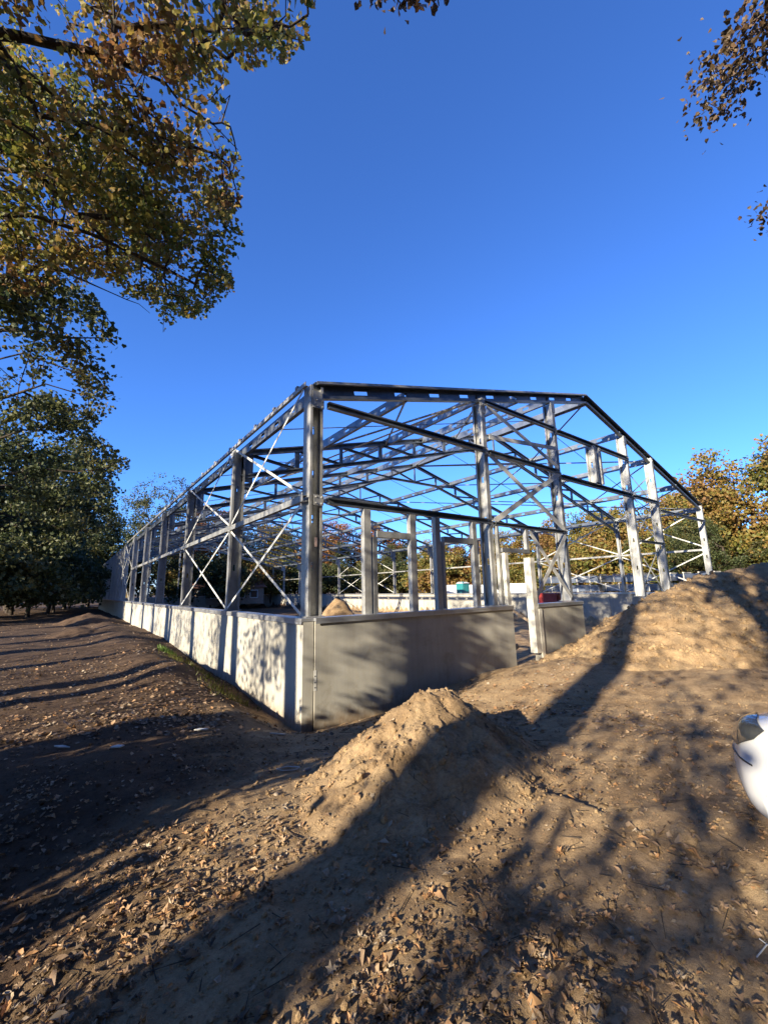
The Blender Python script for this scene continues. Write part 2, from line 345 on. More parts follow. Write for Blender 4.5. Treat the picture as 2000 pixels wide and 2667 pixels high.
w_gab2 = wall('short concrete plinth wall between the pale door jamb and the wide opening', 6.62, 8.98, -.2, -.01, 2.4, -2.5, 0)
w_gab3 = wall('concrete plinth wall buried behind the large heap of soil', 14.0, W_, -.2, -.01, 4.3, -2.5, 0)
w_right = wall('far long concrete plinth wall seen through the frame with pale sunlit panels', W_, W_+TH, -.2, Y_END, 2.7, -2.5, 1)
w_back = wall('shaded concrete plinth wall closing the far end of the building', 0.012, W_-.012, Y_END-TH, Y_END, 5.6, -2.5, 0)
tagm = flat('paper_tag', (.55, .54, .5), .6); tagd = flat('tag_print', (.08, .08, .08), .6)
mb = MB(); mb.abox(-.0, .05, -.204, -.2005, -1.18, -.86); tg = mb.build('paper_tag', tagm, w_gab)
for z0 in (-.96, -1.06, -1.14): mb = MB(); mb.abox(.014, .036, -.2065, -.2042, z0, z0+.02); mb.build('print_mark', tagd, tg)

# ---------------------------------------------------------------- steel frame
B1, B2, B3, B4 = 5.16, 8.77, 14.05, 16.6
EAVE, RISE = 4.40, 2.96; APX = W_/2
def rz(x): return EAVE+RISE*(1-abs(x-APX)/APX)
FR = [0, 4.37, 9.77, 15.17, 20.57, 25.97, 31.37, 36.77, 42.17, 47.57, 52.97, 57.2]
steel = thing('steel_building_frame', 'bare galvanized steel frame of a gabled hall standing on low concrete walls', 'building frame', (APX, 28, -1.65))
def column(x, y, ztop, dep, d=.30, w=.15, m=None, zb=0.0):
    """twin C column: two flanges in light, a recessed slotted web, base plate with bolts"""
    c = member('column', steel, (x, y, zb+.016), (x, y, ztop), dep, d, w, 'H', .016, max(2, int(ztop/1.1)), .16, .055)
    mb = MB(); mb.abox(x-.19, x+.19, y-.19, y+.19, zb+.002, zb+.015); bp = mb.build('base_plate', GALV, c)
    return c
XI, YI = .02, .02
column(.12, .16, EAVE+.02, (1, 0, 0), .27, .30)
for x, zt in ((B1, rz(B1)-.30), (B2, rz(B2)-.30), (B3, rz(B3)-.24), (B4, rz(B4)-.05)): column(x, .16, zt, (0, 1, 0), .32, .15)
column(W_-.10, .16, EAVE, (0, 1, 0), .26, .15)
for y in FR[1:]:
    column(.02, y, EAVE-.10, (1, 0, 0), .32, .15); column(W_, y, EAVE-.10, (1, 0, 0), .26, .13)
for x in (B1, B2, B3, B4): column(x, FR[-1], rz(x)-.2, (0, 1, 0), .3, .15)
# gable rafters
for y in (0.12, FR[-1]):
    for a, b in ((0.14, APX), (APX, W_)):
        p0 = np.array((a, y, rz(a)-.08)); p1 = np.array((b, y, rz(b)-.08)); lower = p1 if a >= APX else p0
        member('gable_rafter', steel, p0, p1, (0, 0, 1), .34, .12, 'C', .02, 9, .36, .09, m=ROOF)
        e = unit(p1-p0); q = np.array((0, -.085, .155)); member('eave_angle', steel, p0+q, p1+q, (0, 0, 1), .07, .05, 'angle', .012)
# interior trusses
XN = [0.25, 1.75, 3.3, 4.9, 6.5, 8.1, 9.7, APX, 12.9, 14.5, 16.1, 17.7, 19.3, 20.85, W_-.25]
def tz(x): return rz(x)-.16
def bz(x):
    dx = abs(x-APX); base = min(rz(x)-.16-.66, APX and EAVE+RISE-.16-.98); return base
for fi, y in enumerate(FR[1:-1]):
    t = bpy.data.objects.new('roof_truss', None); link(t, steel, (APX, y, EAVE))
    for a, b in ((.1, APX), (APX, W_-.1)): member('top_chord', t, (a, y, tz(a)), (b, y, tz(b)), (0, 0, 1), .17, .11, 'C', .016, m=ROOF)
    kx = 1.55; pts = [(.1, EAVE-.82), (APX-kx, bz(APX-kx)), (APX+kx, bz(APX+kx)), (W_-.1, EAVE-.82)]
    pts[1] = (APX-kx, EAVE+RISE-1.14); pts[2] = (APX+kx, EAVE+RISE-1.14)
    def botz(x): return float(np.interp(x, [p[0] for p in pts], [p[1] for p in pts]))
    for (xa, za), (xb, zb) in zip(pts[:-1], pts[1:]): member('bottom_chord', t, (xa, y, za), (xb, y, zb), (0, 0, 1), .12, .10, 'C', .014, m=ROOF)
    nx = XN if fi < 7 else XN[::2]
    for i, x in enumerate(nx):
        member('web_post', t, (x, y, botz(x)+.03), (x, y, tz(x)-.05), (1, 0, 0), (.14 if i % 2 else .10) if x != APX else .07, .06, 'C', .010, lip=False, m=ROOF)
        if i < len(nx)-1:
            xb = nx[i+1]
            if x < APX: p, q = (x, y, tz(x)-.04), (xb, y, botz(xb)+.03)
            else: p, q = (x, y, botz(x)+.03), (xb, y, tz(xb)-.04)
            member('web_diagonal', t, p, q, (0, 0, 1), .09, .05, 'C', .010, lip=False, m=ROOF)
    for s in (0, 1):    # gusset plates where truss and column meet
        x = .26 if s == 0 else W_-.26; mb = MB(); mb.abox(x-.16, x+.16, y-.008, y+.008, EAVE-.95, EAVE-.12); mb.build('gusset_plate', GALV, t)
# purlins, one piece per bay
PX = [0.08, 2.5, B1, 6.95, B2, APX-.1, APX+.1, B3, B4, 19.6, W_-.08]
for bi in range(len(FR)-1):
    ya, yb = FR[bi]+(.13 if bi == 0 else .02), FR[bi+1]-.02
    for x in PX:
        if abs(x-APX) < .2 and bi % 1 == 0: d, hol = .24, 0
        else: d, hol = .25, 4 if bi < 4 else 2
        z = rz(x)-.02-d/2-(.05 if x in (PX[0], PX[-1]) else .0)
        member('purlin' if x not in (PX[0], PX[-1]) else 'eave_purlin', steel, (x, ya, z), (x, yb, z), (0, 0, 1), d, .09, 'C', .014, hol, .22, .09, m=ROOF)
for bi in range(8):      # slim tie rods between the purlins, at the middle of each bay
    y = (FR[bi]+FR[bi+1])/2
    for xa, xb_ in zip(PX[:-1], PX[1:]):
        if xb_-xa > .5: rod('tie_rod', steel, (xa, y, rz(xa)-.2), (xb_, y, rz(xb_)-.2), .014, 5, ROOF)
# eave edge angle with cleats on the long side
for bi in range(6):
    ya, yb = FR[bi]+.02, FR[bi+1]-.02
    member('eave_angle', steel, (-.10, ya, EAVE-.0), (-.10, yb, EAVE-.0), (0, 0, 1), .09, .06, 'angle', .012)
    mb = MB()
    for q in np.linspace(ya+.4, yb-.4, 4): mb.abox(-.14, -.02, q-.05, q+.05, EAVE+.045, EAVE+.10)
    mb.build('purlin_cleat', GALV, steel)
# mid-height girts
for bi in range(5): member('wall_girt', steel, (-.11, FR[bi]+.02, 2.13), (-.11, FR[bi+1]-.02, 2.13), (0, 0, 1), .12, .09, 'C', .014)
for bi in range(11): member('wall_girt', steel, (W_+.0, FR[bi]+.02, 2.13), (W_+.0, FR[bi+1]-.02, 2.13), (0, 0, 1), .10, .09, 'C', .012)
def gg(x0, x1, z, y=-.03, d=.13): return member('gable_girt', steel, (x0, y, z), (x1, y, z), (0, 0, 1), d, .10, 'C', .014, m=ROOF)
gg(.34, B1-.09, 4.05); gg(B1+.09, B2-.09, 4.02); gg(B2+.09, B3-.09, 3.88, d=.16); gg(B1+.09, B2-.09, 5.45); gg(B2+.09, B3-.09, 5.40, d=.16)
gg(.34, B1-.09, 2.12); gg(B1+.09, B2-.09, 2.08, d=.10); gg(B3+.09, B4-.09, 3.88); gg(B3+.09, B4-.09, 2.1, d=.09); gg(B4+.09, W_-.2, 3.55, d=.1)
# framing of openings under the girts
def jamb(x, z0, z1, w=.17, d=.12, y=-.02): return member('opening_jamb', steel, (x, y, z0), (x, y, z1), (1, 0, 0), w, d, 'box')
for x, w in ((1.22, .16), (1.40, .10), (2.42, .16), (3.16, .15), (3.32, .07), (4.42, .14)): jamb(x, .002, 2.045 if w > .12 else 1.5, w)
for a, b in ((1.46, 2.33), (3.36, 4.34)): member('opening_head', steel, (a, -.02, 1.56), (b, -.02, 1.56), (0, 0, 1), .13, .12, 'box')
PALE = flat('pale_primed_steel', (.60, .58, .50), .6, .1, .1, 5)
jamb(5.34, .002, 2.03, .07, .10); member('door_jamb', steel, (5.50, -.09, .002), (5.50, -.09, 1.32), (1, 0, 0), .13, .13, 'box', m=PALE)
member('door_head', steel, (5.42, -.05, 1.40), (6.62, -.05, 1.40), (0, 0, 1), .10, .12, 'box'); jamb(6.62, 1.34, 2.03, .12, .10)
member('door_jamb', steel, (6.52, -.12, -1.25), (6.52, -.12, 1.22), (1, 0, 0), .20, .20, 'C', .02, m=PALE)
member('door_jamb', steel, (6.70, -.215, -1.75), (6.70, -.215, -.14), (1, 0, 0), .14, .03, 'box', m=PALE)
member('window_post', steel, (10.98, -.02, 3.97), (10.98, -.02, 5.32), (0, 1, 0), .30, .15, 'H', .016, 1, .2, .05, m=None)
member('window_post', steel, (11.42, -.02, 3.97), (11.42, -.02, 5.32), (0, 1, 0), .26, .12, 'C', .016)
# flat bracing straps
def strap(p0, p1, w=.075, face=(1, 0, 0), t=.008):
    p0, p1 = np.asarray(p0, float), np.asarray(p1, float); dep = np.cross(unit(p1-p0), face)
    member('brace_strap', steel, p0, p1, dep, w, t, 'box', m=ZINC)
ZINC = flat('bright_zinc_strap', (.55, .55, .52), .5, .25, .12, 4)
def xb(a, b, za, zb, x=-.14, w=.056):
    strap((x, a, za), (x, b, zb), w, (1, 0, 0)); strap((x-.012, a, zb), (x-.012, b, za), w, (1, 0, 0))
for bi in (0, 1, 5, 6):
    a, b = FR[bi]+.1, FR[bi+1]-.08; xb(a, b, .06, 2.03, -.12); xb(a, b, 2.22, EAVE-.1, -.12)
for bi in (0, 1, 5, 6):
    a, b = FR[bi]+.1, FR[bi+1]-.08; xb(a, b, .06, 2.03, W_+.02, .06); xb(a, b, 2.22, EAVE-.1, W_+.02, .06)
def gx(x0, x1, z0, z1, y=-.045, w=.10, both=True):
    strap((x0, y, z1), (x1, y, z0), w, (0, 1, 0))
    if both: strap((x0, y-.012, z0), (x1, y-.012, z1), w, (0, 1, 0))
gx(B1+.1, B2-.1, 4.15, 5.35, w=.13, both=False); strap((B1+.1, -.06, 4.45), (B2-.1, -.06, 4.78), .13, (0, 1, 0)); gx(B1+.1, B2-.1, 2.15, 3.95, w=.15); gx(6.78, B2-.1, .1, 1.98, w=.13)
gx(B4-2.4, B4-.1, 3.95, 5.1, .2, .05); gx(B3+.15, B4-.1, 2.2, 3.8, .2, .05); gx(B3+.15, B4-.1, .1, 2.0, .2, .06)
# roof-plane bracing
def rb(xa, fa, xb_, fb, r=.03): rod('roof_brace', steel, (xa, FR[fa]+.1, rz(xa)-.20), (xb_, FR[fb], rz(xb_)-.20), r, 6)
for a in ((APX, 0, B3, 1), (B3, 1, B4, 2), (B4, 0, 19.6, 1), (APX, 2, B4, 0), (B3, 3, W_, 0), (B1, 0, B2, 1), (2.5, 1, B1, 0), (19.6, 1, B4, 2), (B2, 1, APX, 2), (APX, 5, B3, 6), (B3, 5, APX, 6), (B2, 5, APX, 6), (B1, 5, B2, 6), (2.5, 5, B1, 6), (2.5, 0, B1, 1), (B1, 1, 2.5, 2), (B4, 1, B3, 2), (19.6, 0, W_, 1), (B4, 5, 19.6, 6), (19.6, 5, B4, 6), (APX, 8, B2, 9), (B2, 8, APX, 9), (B1, 2, B2, 3), (B3, 1, APX, 2)): rb(*a)
strap((B1-.3, .3, rz(B1)-.3), (2.2, 9.7, rz(2.2)-.35), .09, (0, 0, 1)); strap((1.2, 4.4, rz(1.2)-.5), (APX-1, 9.8, rz(APX-1)-.4), .07, (0, 0, 1))
# far part of the long wall already carries closely set studs
for y in np.arange(FR[6]+.9, FR[-1], .9):
    if min(abs(y-f) for f in FR) > .35: member('wall_stud', steel, (-.03, y, .01), (-.03, y, EAVE-.1), (1, 0, 0), .14, .10, 'C', .012, lip=False)
for y in np.arange(FR[6]+.4, FR[-1], 2.1): member('wall_stud', steel, (-.03, y, .01), (-.03, y, EAVE-.1), (1, 0, 0), .22, .30, 'box')
def plate(c, a, b, nrm, bolts=4):
    mb = MB(); c = np.asarray(c, float); a = np.asarray(a, float); b = np.asarray(b, float); nrm = np.asarray(nrm, float); mb.box(c, a, b, nrm*.006); p = mb.build('connection_plate', GALV, steel); mb = MB()
    for u_ in (-.6, .6):
        for v_ in ((-.6, .6) if bolts == 4 else (-.7, 0, .7)): q = c+a*u_+b*v_; mb.tube([q+nrm*.006, q+nrm*.024], .014, 6)
    mb.build('bolts', ZINC, p)
for y in FR[1:6]:
    plate((-.155, y, 2.13), (0, .07, 0), (0, 0, .12), (-1, 0, 0)); plate((-.155, y, EAVE-.32), (0, .08, 0), (0, 0, .15), (-1, 0, 0), 6)
for x, z in ((B1, 2.08), (B1, 4.03), (B2, 2.08), (B2, 3.9), (B3, 3.88), (B1, 5.45), (B2, 5.42), (B3, 5.4), (B4, 3.88)): plate((x, -.022, z), (.07, 0, 0), (0, 0, .12), (0, -1, 0))
plate((.16, -.012, 2.12), (.10, 0, 0), (0, 0, .10), (0, -1, 0)); plate((.16, -.012, 4.05), (.10, 0, 0), (0, 0, .10), (0, -1, 0))
# small plates and bolts on the corner column
mb = MB(); mb.abox(.02, .22, -.006, 0.006, 3.95, 4.3); mb.build('gusset_plate', GALV, steel)
mb = MB(); mb.abox(.095, .145, .0, .004, 1.25, 1.42); mb.build('paper_tag', flat('faded_tag', (.35, .25, .22), .7), steel)
for x in (B1, B2, B3): mb = MB(); mb.abox(x-.10, x+.10, -.01, .0, rz(x)-.62, rz(x)-.30); mb.build('gusset_plate', GALV, steel)

# ---------------------------------------------------------------- trees
LEAFQ = (np.array([(-.5, 0, 0), (0, -.42, .10), (.5, 0, 0), (0, .42, .10)]), [(0, 1, 2), (0, 2, 3)])
_lob = [(0, -.04), (.10, .0), (.34, -.14), (.26, .12), (.50, .28), (.24, .34), (.26, .60), (.10, .56), (0, .92), (-.10, .56), (-.26, .60), (-.24, .34), (-.50, .28), (-.26, .12), (-.34, -.14), (-.10, 0)]
def lobed(step=1):
    p = _lob[::step]; v = np.array([(x, y-.35, .12*x*x*4-.10*(y-.3)**2) for x, y in p]); c = np.array([[0, 0, -.03]])
    V = np.concatenate([c, v]); n = len(p); return V, np.array([(0, i+1, (i+1) % n+1) for i in range(n)])
def scatter(P, S, tmpl, tilt=None, gen=rng, normals=None):
    """one joined mesh of leaves at P with sizes S, randomly turned"""
    tv, tf = np.asarray(tmpl[0]), np.asarray(tmpl[1]); n = len(P)
    a = gen.uniform(0, 2*np.pi, n)
    if tilt is None: b = np.arccos(gen.uniform(-1, 1, n))
    else: b = np.abs(gen.normal(0, tilt, n))
    c = gen.uniform(0, 2*np.pi, n); ca, sa, cb, sb, cc, sc = np.cos(a), np.sin(a), np.cos(b), np.sin(b), np.cos(c), np.sin(c)
    z0 = 0*a
    Ra = np.stack([np.stack([ca, -sa, z0], -1), np.stack([sa, ca, z0], -1), np.stack([z0, z0, z0+1], -1)], 1)
    Rb = np.stack([np.stack([z0+1, z0, z0], -1), np.stack([z0, cb, -sb], -1), np.stack([z0, sb, cb], -1)], 1)
    Rc = np.stack([np.stack([cc, -sc, z0], -1), np.stack([sc, cc, z0], -1), np.stack([z0, z0, z0+1], -1)], 1)
    M = Rc@Rb@Ra
    V = np.einsum('nij,kj->nki', M, tv)*np.asarray(S)[:, None, None]
    if normals is not None:     # lay leaves on a slope: shear z by the local gradient
        V[..., 2] += V[..., 0]*normals[:, 0, None]+V[..., 1]*normals[:, 1, None]
    V = V+P[:, None, :]
    F = (tf[None]+(np.arange(n)*len(tv))[:, None, None]).reshape(-1, tf.shape[1]); return V.reshape(-1, 3), F
def tubes(segs, k=5):
    """segs: (n,8) p0,p1,r0,r1 -> tapered tubes"""
    segs = np.asarray(segs); p0, p1, r0, r1 = segs[:, :3], segs[:, 3:6], segs[:, 6], segs[:, 7]; d = p1-p0; d /= np.linalg.norm(d, axis=1)[:, None]+1e-9
    a = np.cross(d, np.where(np.abs(d[:, 2:3]) < .9, [[0, 0, 1.]], [[1., 0, 0]])); a /= np.linalg.norm(a, axis=1)[:, None]+1e-9; b = np.cross(d, a)
    th = 2*np.pi*np.arange(k)/k; ring = np.cos(th)[None, :, None]*a[:, None]+np.sin(th)[None, :, None]*b[:, None]
    V = np.concatenate([p0[:, None]+ring*r0[:, None, None], p1[:, None]+ring*r1[:, None, None]], 1).reshape(-1, 3)
    j = np.arange(k); q = np.stack([j, (j+1) % k, k+(j+1) % k, k+j], 1); F = (q[None]+(np.arange(len(segs))*2*k)[:, None, None]).reshape(-1, 4); return V, F
def branching(root, trunk, P, gen, wig=.12, rtip=.006, expo=.42, rmax=None):
    """join cluster points P to a trunk polyline; nearest-node growth, pipe-model radii"""
    nodes = [np.asarray(p, float) for p in trunk]; par = [-1]+list(range(len(trunk)-1)); order = np.argsort(np.linalg.norm(P-np.asarray(trunk[-1]), axis=1)); base = len(nodes)
    arr = np.zeros((len(nodes)+len(P)*3, 3)); arr[:base] = nodes; n = base; pr = list(par); dist = [0]*base; leafn = []
    dd = np.zeros(len(arr)); lo = max(1, base//2) if base > 2 else 0
    for i in order:
        p = P[i]; D = np.linalg.norm(arr[lo:n]-p, axis=1)+.32*dd[lo:n]; j = int(np.argmin(D))+lo; L = np.linalg.norm(p-arr[j]); prev = j
        steps = 1 if L < .5 else (2 if L < 1.4 else 3)
        for s in range(1, steps+1):
            f = s/steps; q = arr[j]*(1-f)+p*f
            if s < steps: q = q+gen.normal(0, wig*L*.5, 3)+np.array([0, 0, .10*L*math.sin(f*math.pi)])
            arr[n] = q; pr.append(prev); dd[n] = dd[prev]+np.linalg.norm(q-arr[prev]); prev = n; n += 1
        leafn.append(prev)
    cnt = np.ones(n)
    for i in range(n-1, 0, -1):
        if pr[i] >= 0: cnt[pr[i]] += cnt[i]
    r = rtip*cnt**expo
    if rmax: r = r*min(1, rmax/r[0]) if r[0] > rmax else r
    return arr[:n], np.array(pr), r
def make_tree(name, label, root, crown_pts, leafmat, nleaf, lsize, spread, trunk, gen, tmpl=LEAFQ, group=None, rtip=.008, rmax=.35, minr=0, cat='tree', tubek=5, weights=None, expo=.42):
    t = thing(name, label, cat, root, group); arr, pr, r = branching(root, trunk, crown_pts, gen, rtip=rtip, rmax=rmax, expo=expo)
    i = np.where(pr >= 0)[0]; segs = np.concatenate([arr[pr[i]], arr[i], r[pr[i], None]*.97, r[i, None]], 1)
    segs[:, 6] = np.minimum(segs[:, 6], segs[:, 7]*1.9); segs = segs[segs[:, 7] > minr]
    V, F = tubes(segs, tubek); mesh_np('trunk', V, F, BARK, t, root, True)
    idx = gen.integers(0, len(crown_pts), nleaf) if weights is None else gen.choice(len(crown_pts), nleaf, p=weights/weights.sum())
    P = crown_pts[idx]+gen.normal(0, 1, (nleaf, 3))*spread*np.array([1, 1, .75]); S = lsize*gen.uniform(.6, 1.3, nleaf)
    V, F = scatter(P, S, tmpl, gen=gen); mesh_np('crown', V, F, leafmat, t, root); return t
def crown_blob(gen, n, c, R, Rz, clump=.35, lo=-.6):
    """cluster points in an uneven crown: denser towards the outside, lumpy outline with gaps"""
    lumps = []; 
    for _ in range(16):
        d = gen.normal(0, 1, 3); d /= np.linalg.norm(d); d[2] = abs(d[2])*1.0 if d[2] < lo else d[2]; lumps.append(d*gen.uniform(.45, .92))
    lumps = np.array(lumps); k = gen.integers(0, len(lumps), n); v = gen.normal(0, 1, (n, 3)); v /= np.linalg.norm(v, axis=1)[:, None]
    P = lumps[k]+v*(gen.uniform(.3, 1, n)**.5)[:, None]*clump*(.7+.6*(k % 3)/2)[:, None]
    return P*np.array([R, R, Rz])+np.asarray(c)
def ray_xy(az, dist): return CAMP[0]+dist*math.sin(R_(az)), CAMP[1]+dist*math.cos(R_(az))

# --- the oak whose limbs hang over the picture's left: crown volume given by limbs in space
go = np.random.default_rng(5)
def at(px, py, d):       # a point seen at photo pixel (px,py), d metres along the ray: used to measure where limbs and things stand
    v = CF+CR*(px-1000)/1069.1-CU*(py-1333.5)/1069.1; v = v/np.linalg.norm(v); return CAMP+v*d
OAK_ROOT = np.array((-10.2, 1.8, -1.2))
limbs = [  # limb end points with length of the tail that carries twigs
 [(-700, 250), (-200, 60), (60, 95), (300, 150), (430, 215), (520, 330)], [(-700, 300), (-150, 100), (40, 160), (180, 280), (300, 420), (440, 560), (560, 640)],
 [(-700, 600), (-200, 330), (20, 385), (170, 520), (280, 630), (420, 600), (620, 620)], [(-600, 800), (-100, 760), (60, 710), (190, 660), (330, 660), (480, 760)],
 [(-200, -400), (200, -300), (320, 10), (360, 130), (395, 260), (400, 420)], [(0, -500), (500, -250), (640, 40), (660, 110)],
 [(-100, -600), (300, -400), (480, 60), (600, 160), (600, 330), (640, 450)], [(-600, 500), (-100, 420), (180, 470), (400, 500), (600, 500)],
 [(-600, 700), (-200, 560), (80, 560), (240, 610), (430, 700), (550, 760)], [(-400, 800), (-50, 620), (150, 700), (330, 780), (450, 850)],
 [(-300, -200), (100, -100), (180, 60), (260, 250), (250, 400)], [(-300, 0), (-100, 200), (60, 300), (100, 450), (90, 600)], [(-100, 500), (200, 560), (430, 575), (590, 600), (685, 625)], [(100, 300), (400, 350), (560, 400), (640, 455)], [(300, 60), (500, 70), (640, 90), (770, 90)]]
depth0 = [8.2, 9.5, 9.0, 10.5, 7.6, 7.0, 8.6, 10.5, 8.4, 9.6, 11.5, 12.0, 8.4, 7.8, 7.2]
trk = [OAK_ROOT+np.array((0, 0, -.2)), OAK_ROOT+np.array((.1, 0, 2.0)), OAK_ROOT+np.array((.35, -.1, 4.0)), OAK_ROOT+np.array((.8, -.3, 5.6)), OAK_ROOT+np.array((1.5, -.8, 7.2))]
mask = np.array([(-500, -420), (900, -420), (800, 120), (770, 130), (745, 175), (715, 150), (640, 195), (600, 130), (592, 210), (585, 300), (630, 420), (655, 470), (640, 520), (600, 560), (690, 610), (680, 655), (600, 680), (612, 760), (560, 790), (545, 830), (470, 830), (430, 872), (400, 830), (390, 790), (320, 770), (260, 720), (230, 740), (200, 760), (-100, 800), (-500, 820)], float)
def inpoly(P, poly):
    x, y = P[:, 0], P[:, 1]; c = np.zeros(len(P), bool); j = len(poly)-1
    for i in range(len(poly)):
        xi, yi = poly[i]; xj, yj = poly[j]; c ^= ((yi > y) != (yj > y)) & (x < (xj-xi)*(y-yi)/(yj-yi+1e-9)+xi); j = i
    return c
def pixel(P):
    d = P-CAMP; z = d@CF; return np.stack([1000+1069.1*(d@CR)/z, 1333.5-1069.1*(d@CU)/z], 1), z
def limb_tree(label, root, trk, limbs, depth0, mask, NL, ls, leafm, per, sig, spread, thr, tr_r, gen, fq=.9, mind=4.2):
    cp = []; lim_nodes = []
    for L, d0 in zip(limbs, depth0):
        pts = np.array([at(x, y, d0*(1.12-.16*i/len(L)+.02*math.sin(i*2.1))) for i, (x, y) in enumerate(L)])
        for i in range(len(pts)-1):
            m = max(2, int(np.linalg.norm(pts[i+1]-pts[i])/.35))
            for q in range(m): lim_nodes.append(pts[i]*(1-q/m)+pts[i+1]*q/m)
            cnt = per if i >= 1 else per//3; f = gen.uniform(0, 1, cnt)[:, None]; cp.append(pts[i]*(1-f)+pts[i+1]*f+gen.normal(0, 1, (cnt, 3))*np.array(sig))
    cp = np.concatenate(cp); px, z = pixel(cp); cp = cp[inpoly(px, mask)]
    cp = cp[(fbm(cp[:, 0]*fq+cp[:, 2]*.7, cp[:, 1]*fq-cp[:, 2]*.8, 3)+.12*gen.normal(0, 1, len(cp))) > thr]; cp = cp[np.linalg.norm(cp-CAMP, axis=1) > mind+.3]
    t = thing('oak_tree', label, 'tree', root); a1, p1, _ = branching(root, trk, np.array(lim_nodes), gen, wig=.03)
    n1 = len(a1); arr = np.zeros((n1+len(cp)*3, 3)); arr[:n1] = a1; pr = list(p1); n = n1
    for p in cp[np.argsort([np.min(np.linalg.norm(a1-q, axis=1)) for q in cp])]:
        D = np.linalg.norm(arr[4:n]-p, axis=1)+gen.uniform(0, .12, n-4); j = int(np.argmin(D))+4; L = np.linalg.norm(p-arr[j]); prev = j; st = 1 if L < .3 else 2
        for q in range(1, st+1):
            f = q/st; v = arr[j]*(1-f)+p*f+(gen.normal(0, .08*L, 3) if q < st else 0); arr[n] = v; pr.append(prev); prev = n; n += 1
    arr = arr[:n]; pr = np.array(pr); cnt = np.ones(n)
    for i in range(n-1, 0, -1):
        if pr[i] >= 0: cnt[pr[i]] += cnt[i]
    rr = .0052*cnt**.47; rr[:5] = np.maximum(rr[:5], tr_r)
    i = np.where(pr >= 0)[0]; segs = np.concatenate([arr[pr[i]], arr[i], rr[pr[i], None], rr[i, None]], 1); segs[:, 6] = np.minimum(segs[:, 6], segs[:, 7]*1.6+.004)
    V, F = tubes(segs, 5); mesh_np('trunk', V, F, BARK, t, root, True)
    idx = gen.integers(0, len(cp), NL); P = cp[idx]+gen.normal(0, 1, (NL, 3))*np.array(spread)+np.array([0, 0, -.04])
    px, z = pixel(P); P = P[inpoly(px, mask) & (np.linalg.norm(P-CAMP, axis=1) > mind)]
    V, F = scatter(P, ls*gen.uniform(.6, 1.25, len(P)), lobed(2), gen=gen); mesh_np('crown', V, F, leafm, t, root)
limb_tree('big overhanging oak with yellow, orange and green leaves reaching in at upper left', OAK_ROOT, trk, limbs, [d*1.22 for d in depth0], mask, 29000, .084, LEAF_OAK, 40, (.95, .95, .75), (.13, .13, .12), .05, [.34, .30, .27, .24, .2], go, .9, 6.8)
R2 = np.array((-8.6, 9.0, -1.3)); trk2 = [R2, R2+(.1, 0, 2.2), R2+(.3, -.2, 4.2), R2+(.7, -.4, 6.0), R2+(1.0, -.5, 7.6)]
mask2 = np.array([(-350, 700), (150, 720), (240, 760), (300, 850), (345, 890), (360, 960), (335, 1000), (300, 985), (280, 1010), (320, 1045), (300, 1090), (250, 1110), (290, 1160), (340, 1200), (330, 1240), (290, 1250), (280, 1330), (200, 1360), (-350, 1400)], float)
limbs2 = [[(-350, 900), (-60, 860), (60, 860), (180, 880), (270, 880), (330, 920)], [(-350, 1000), (-60, 950), (60, 920), (170, 960), (250, 985), (320, 1050)], [(-350, 1050), (0, 1040), (120, 1000), (220, 1030), (290, 1080)],
          [(-350, 1200), (-50, 1160), (60, 1120), (160, 1120), (230, 1140)], [(-300, 800), (0, 760), (100, 790), (200, 820)], [(-300, 1300), (0, 1240), (100, 1220), (200, 1230), (310, 1215)], [(-300, 1100), (-50, 1080), (80, 1180), (180, 1280)], [(-300, 700), (-100, 820), (0, 980), (60, 1060)]]
limb_tree('second oak under the overhanging one, sky showing through its arching twigs and small green leaves', R2, trk2, limbs2, [13, 14, 15, 14.5, 15.5, 16, 17, 13.5], mask2, 10500, .105, LEAF_GREEN2, 36, (1.25, 1.25, .7), (.17, .17, .13), .08, [.26, .23, .2, .17, .14], np.random.default_rng(8), .6)

# --- second oak above and behind the camera: only twig tips hang into the top edge; and one on the right
LEAF_DIM = m_leaf('dim_brown_leaves', [(.05, .04, .02), (.10, .065, .03), (.14, .07, .03)], .5, .25)
def hang(name, label, root, tips, d, gen, nl, cl=.35, leafm=None):
    t = thing(name, label, 'tree', root); root = np.asarray(root, float)
    tops = np.array([at(x, y, d*(1+.04*math.sin(x))) for x, y in tips]); ctr = tops.mean(0)
    trunk = [root, root+(0, 0, 3), root*.8+np.array((*ctr[:2], 0))*.2+(0, 0, 6.5)]; trunk[2][2] = root[2]+6.5
    mid = [trunk[2]*(1-f)+ctr*f+gen.normal(0, .15, 3)+np.array((0, 0, 1.5*math.sin(f*3))) for f in np.linspace(.1, .95, 10)]
    arr, pr, r = branching(root, trunk+mid, tops, gen, rtip=.006, expo=.55); i = np.where(pr >= 0)[0]
    r[:3] = [.28, .24, .2]; r[3:13] = np.linspace(.14, .02, 10)
    V, F = tubes(np.concatenate([arr[pr[i]], arr[i], r[pr[i], None], r[i, None]], 1), 6); mesh_np('trunk', V, F, BARK, t, root, True)
    P = tops[gen.integers(0, len(tops), nl)]+gen.normal(0, 1, (nl, 3))*cl*np.array([1, 1, .8]); V, F = scatter(P, .095*gen.uniform(.6, 1.2, nl), lobed(2), gen=gen)
    mesh_np('crown', V, F, leafm, t, root); return t
g2 = np.random.default_rng(21)
hang('maple_tree', 'maple whose few hanging leaf tips touch the top edge above the hall', (-7.6, -9.5, -1.2), [(975, -60), (1010, -30), (1060, -50), (1100, -45), (1130, -35), (950, -140), (1060, -150), (850, -190), (1150, -120)], 9.5, g2, 520, .15, LEAF_DIM)
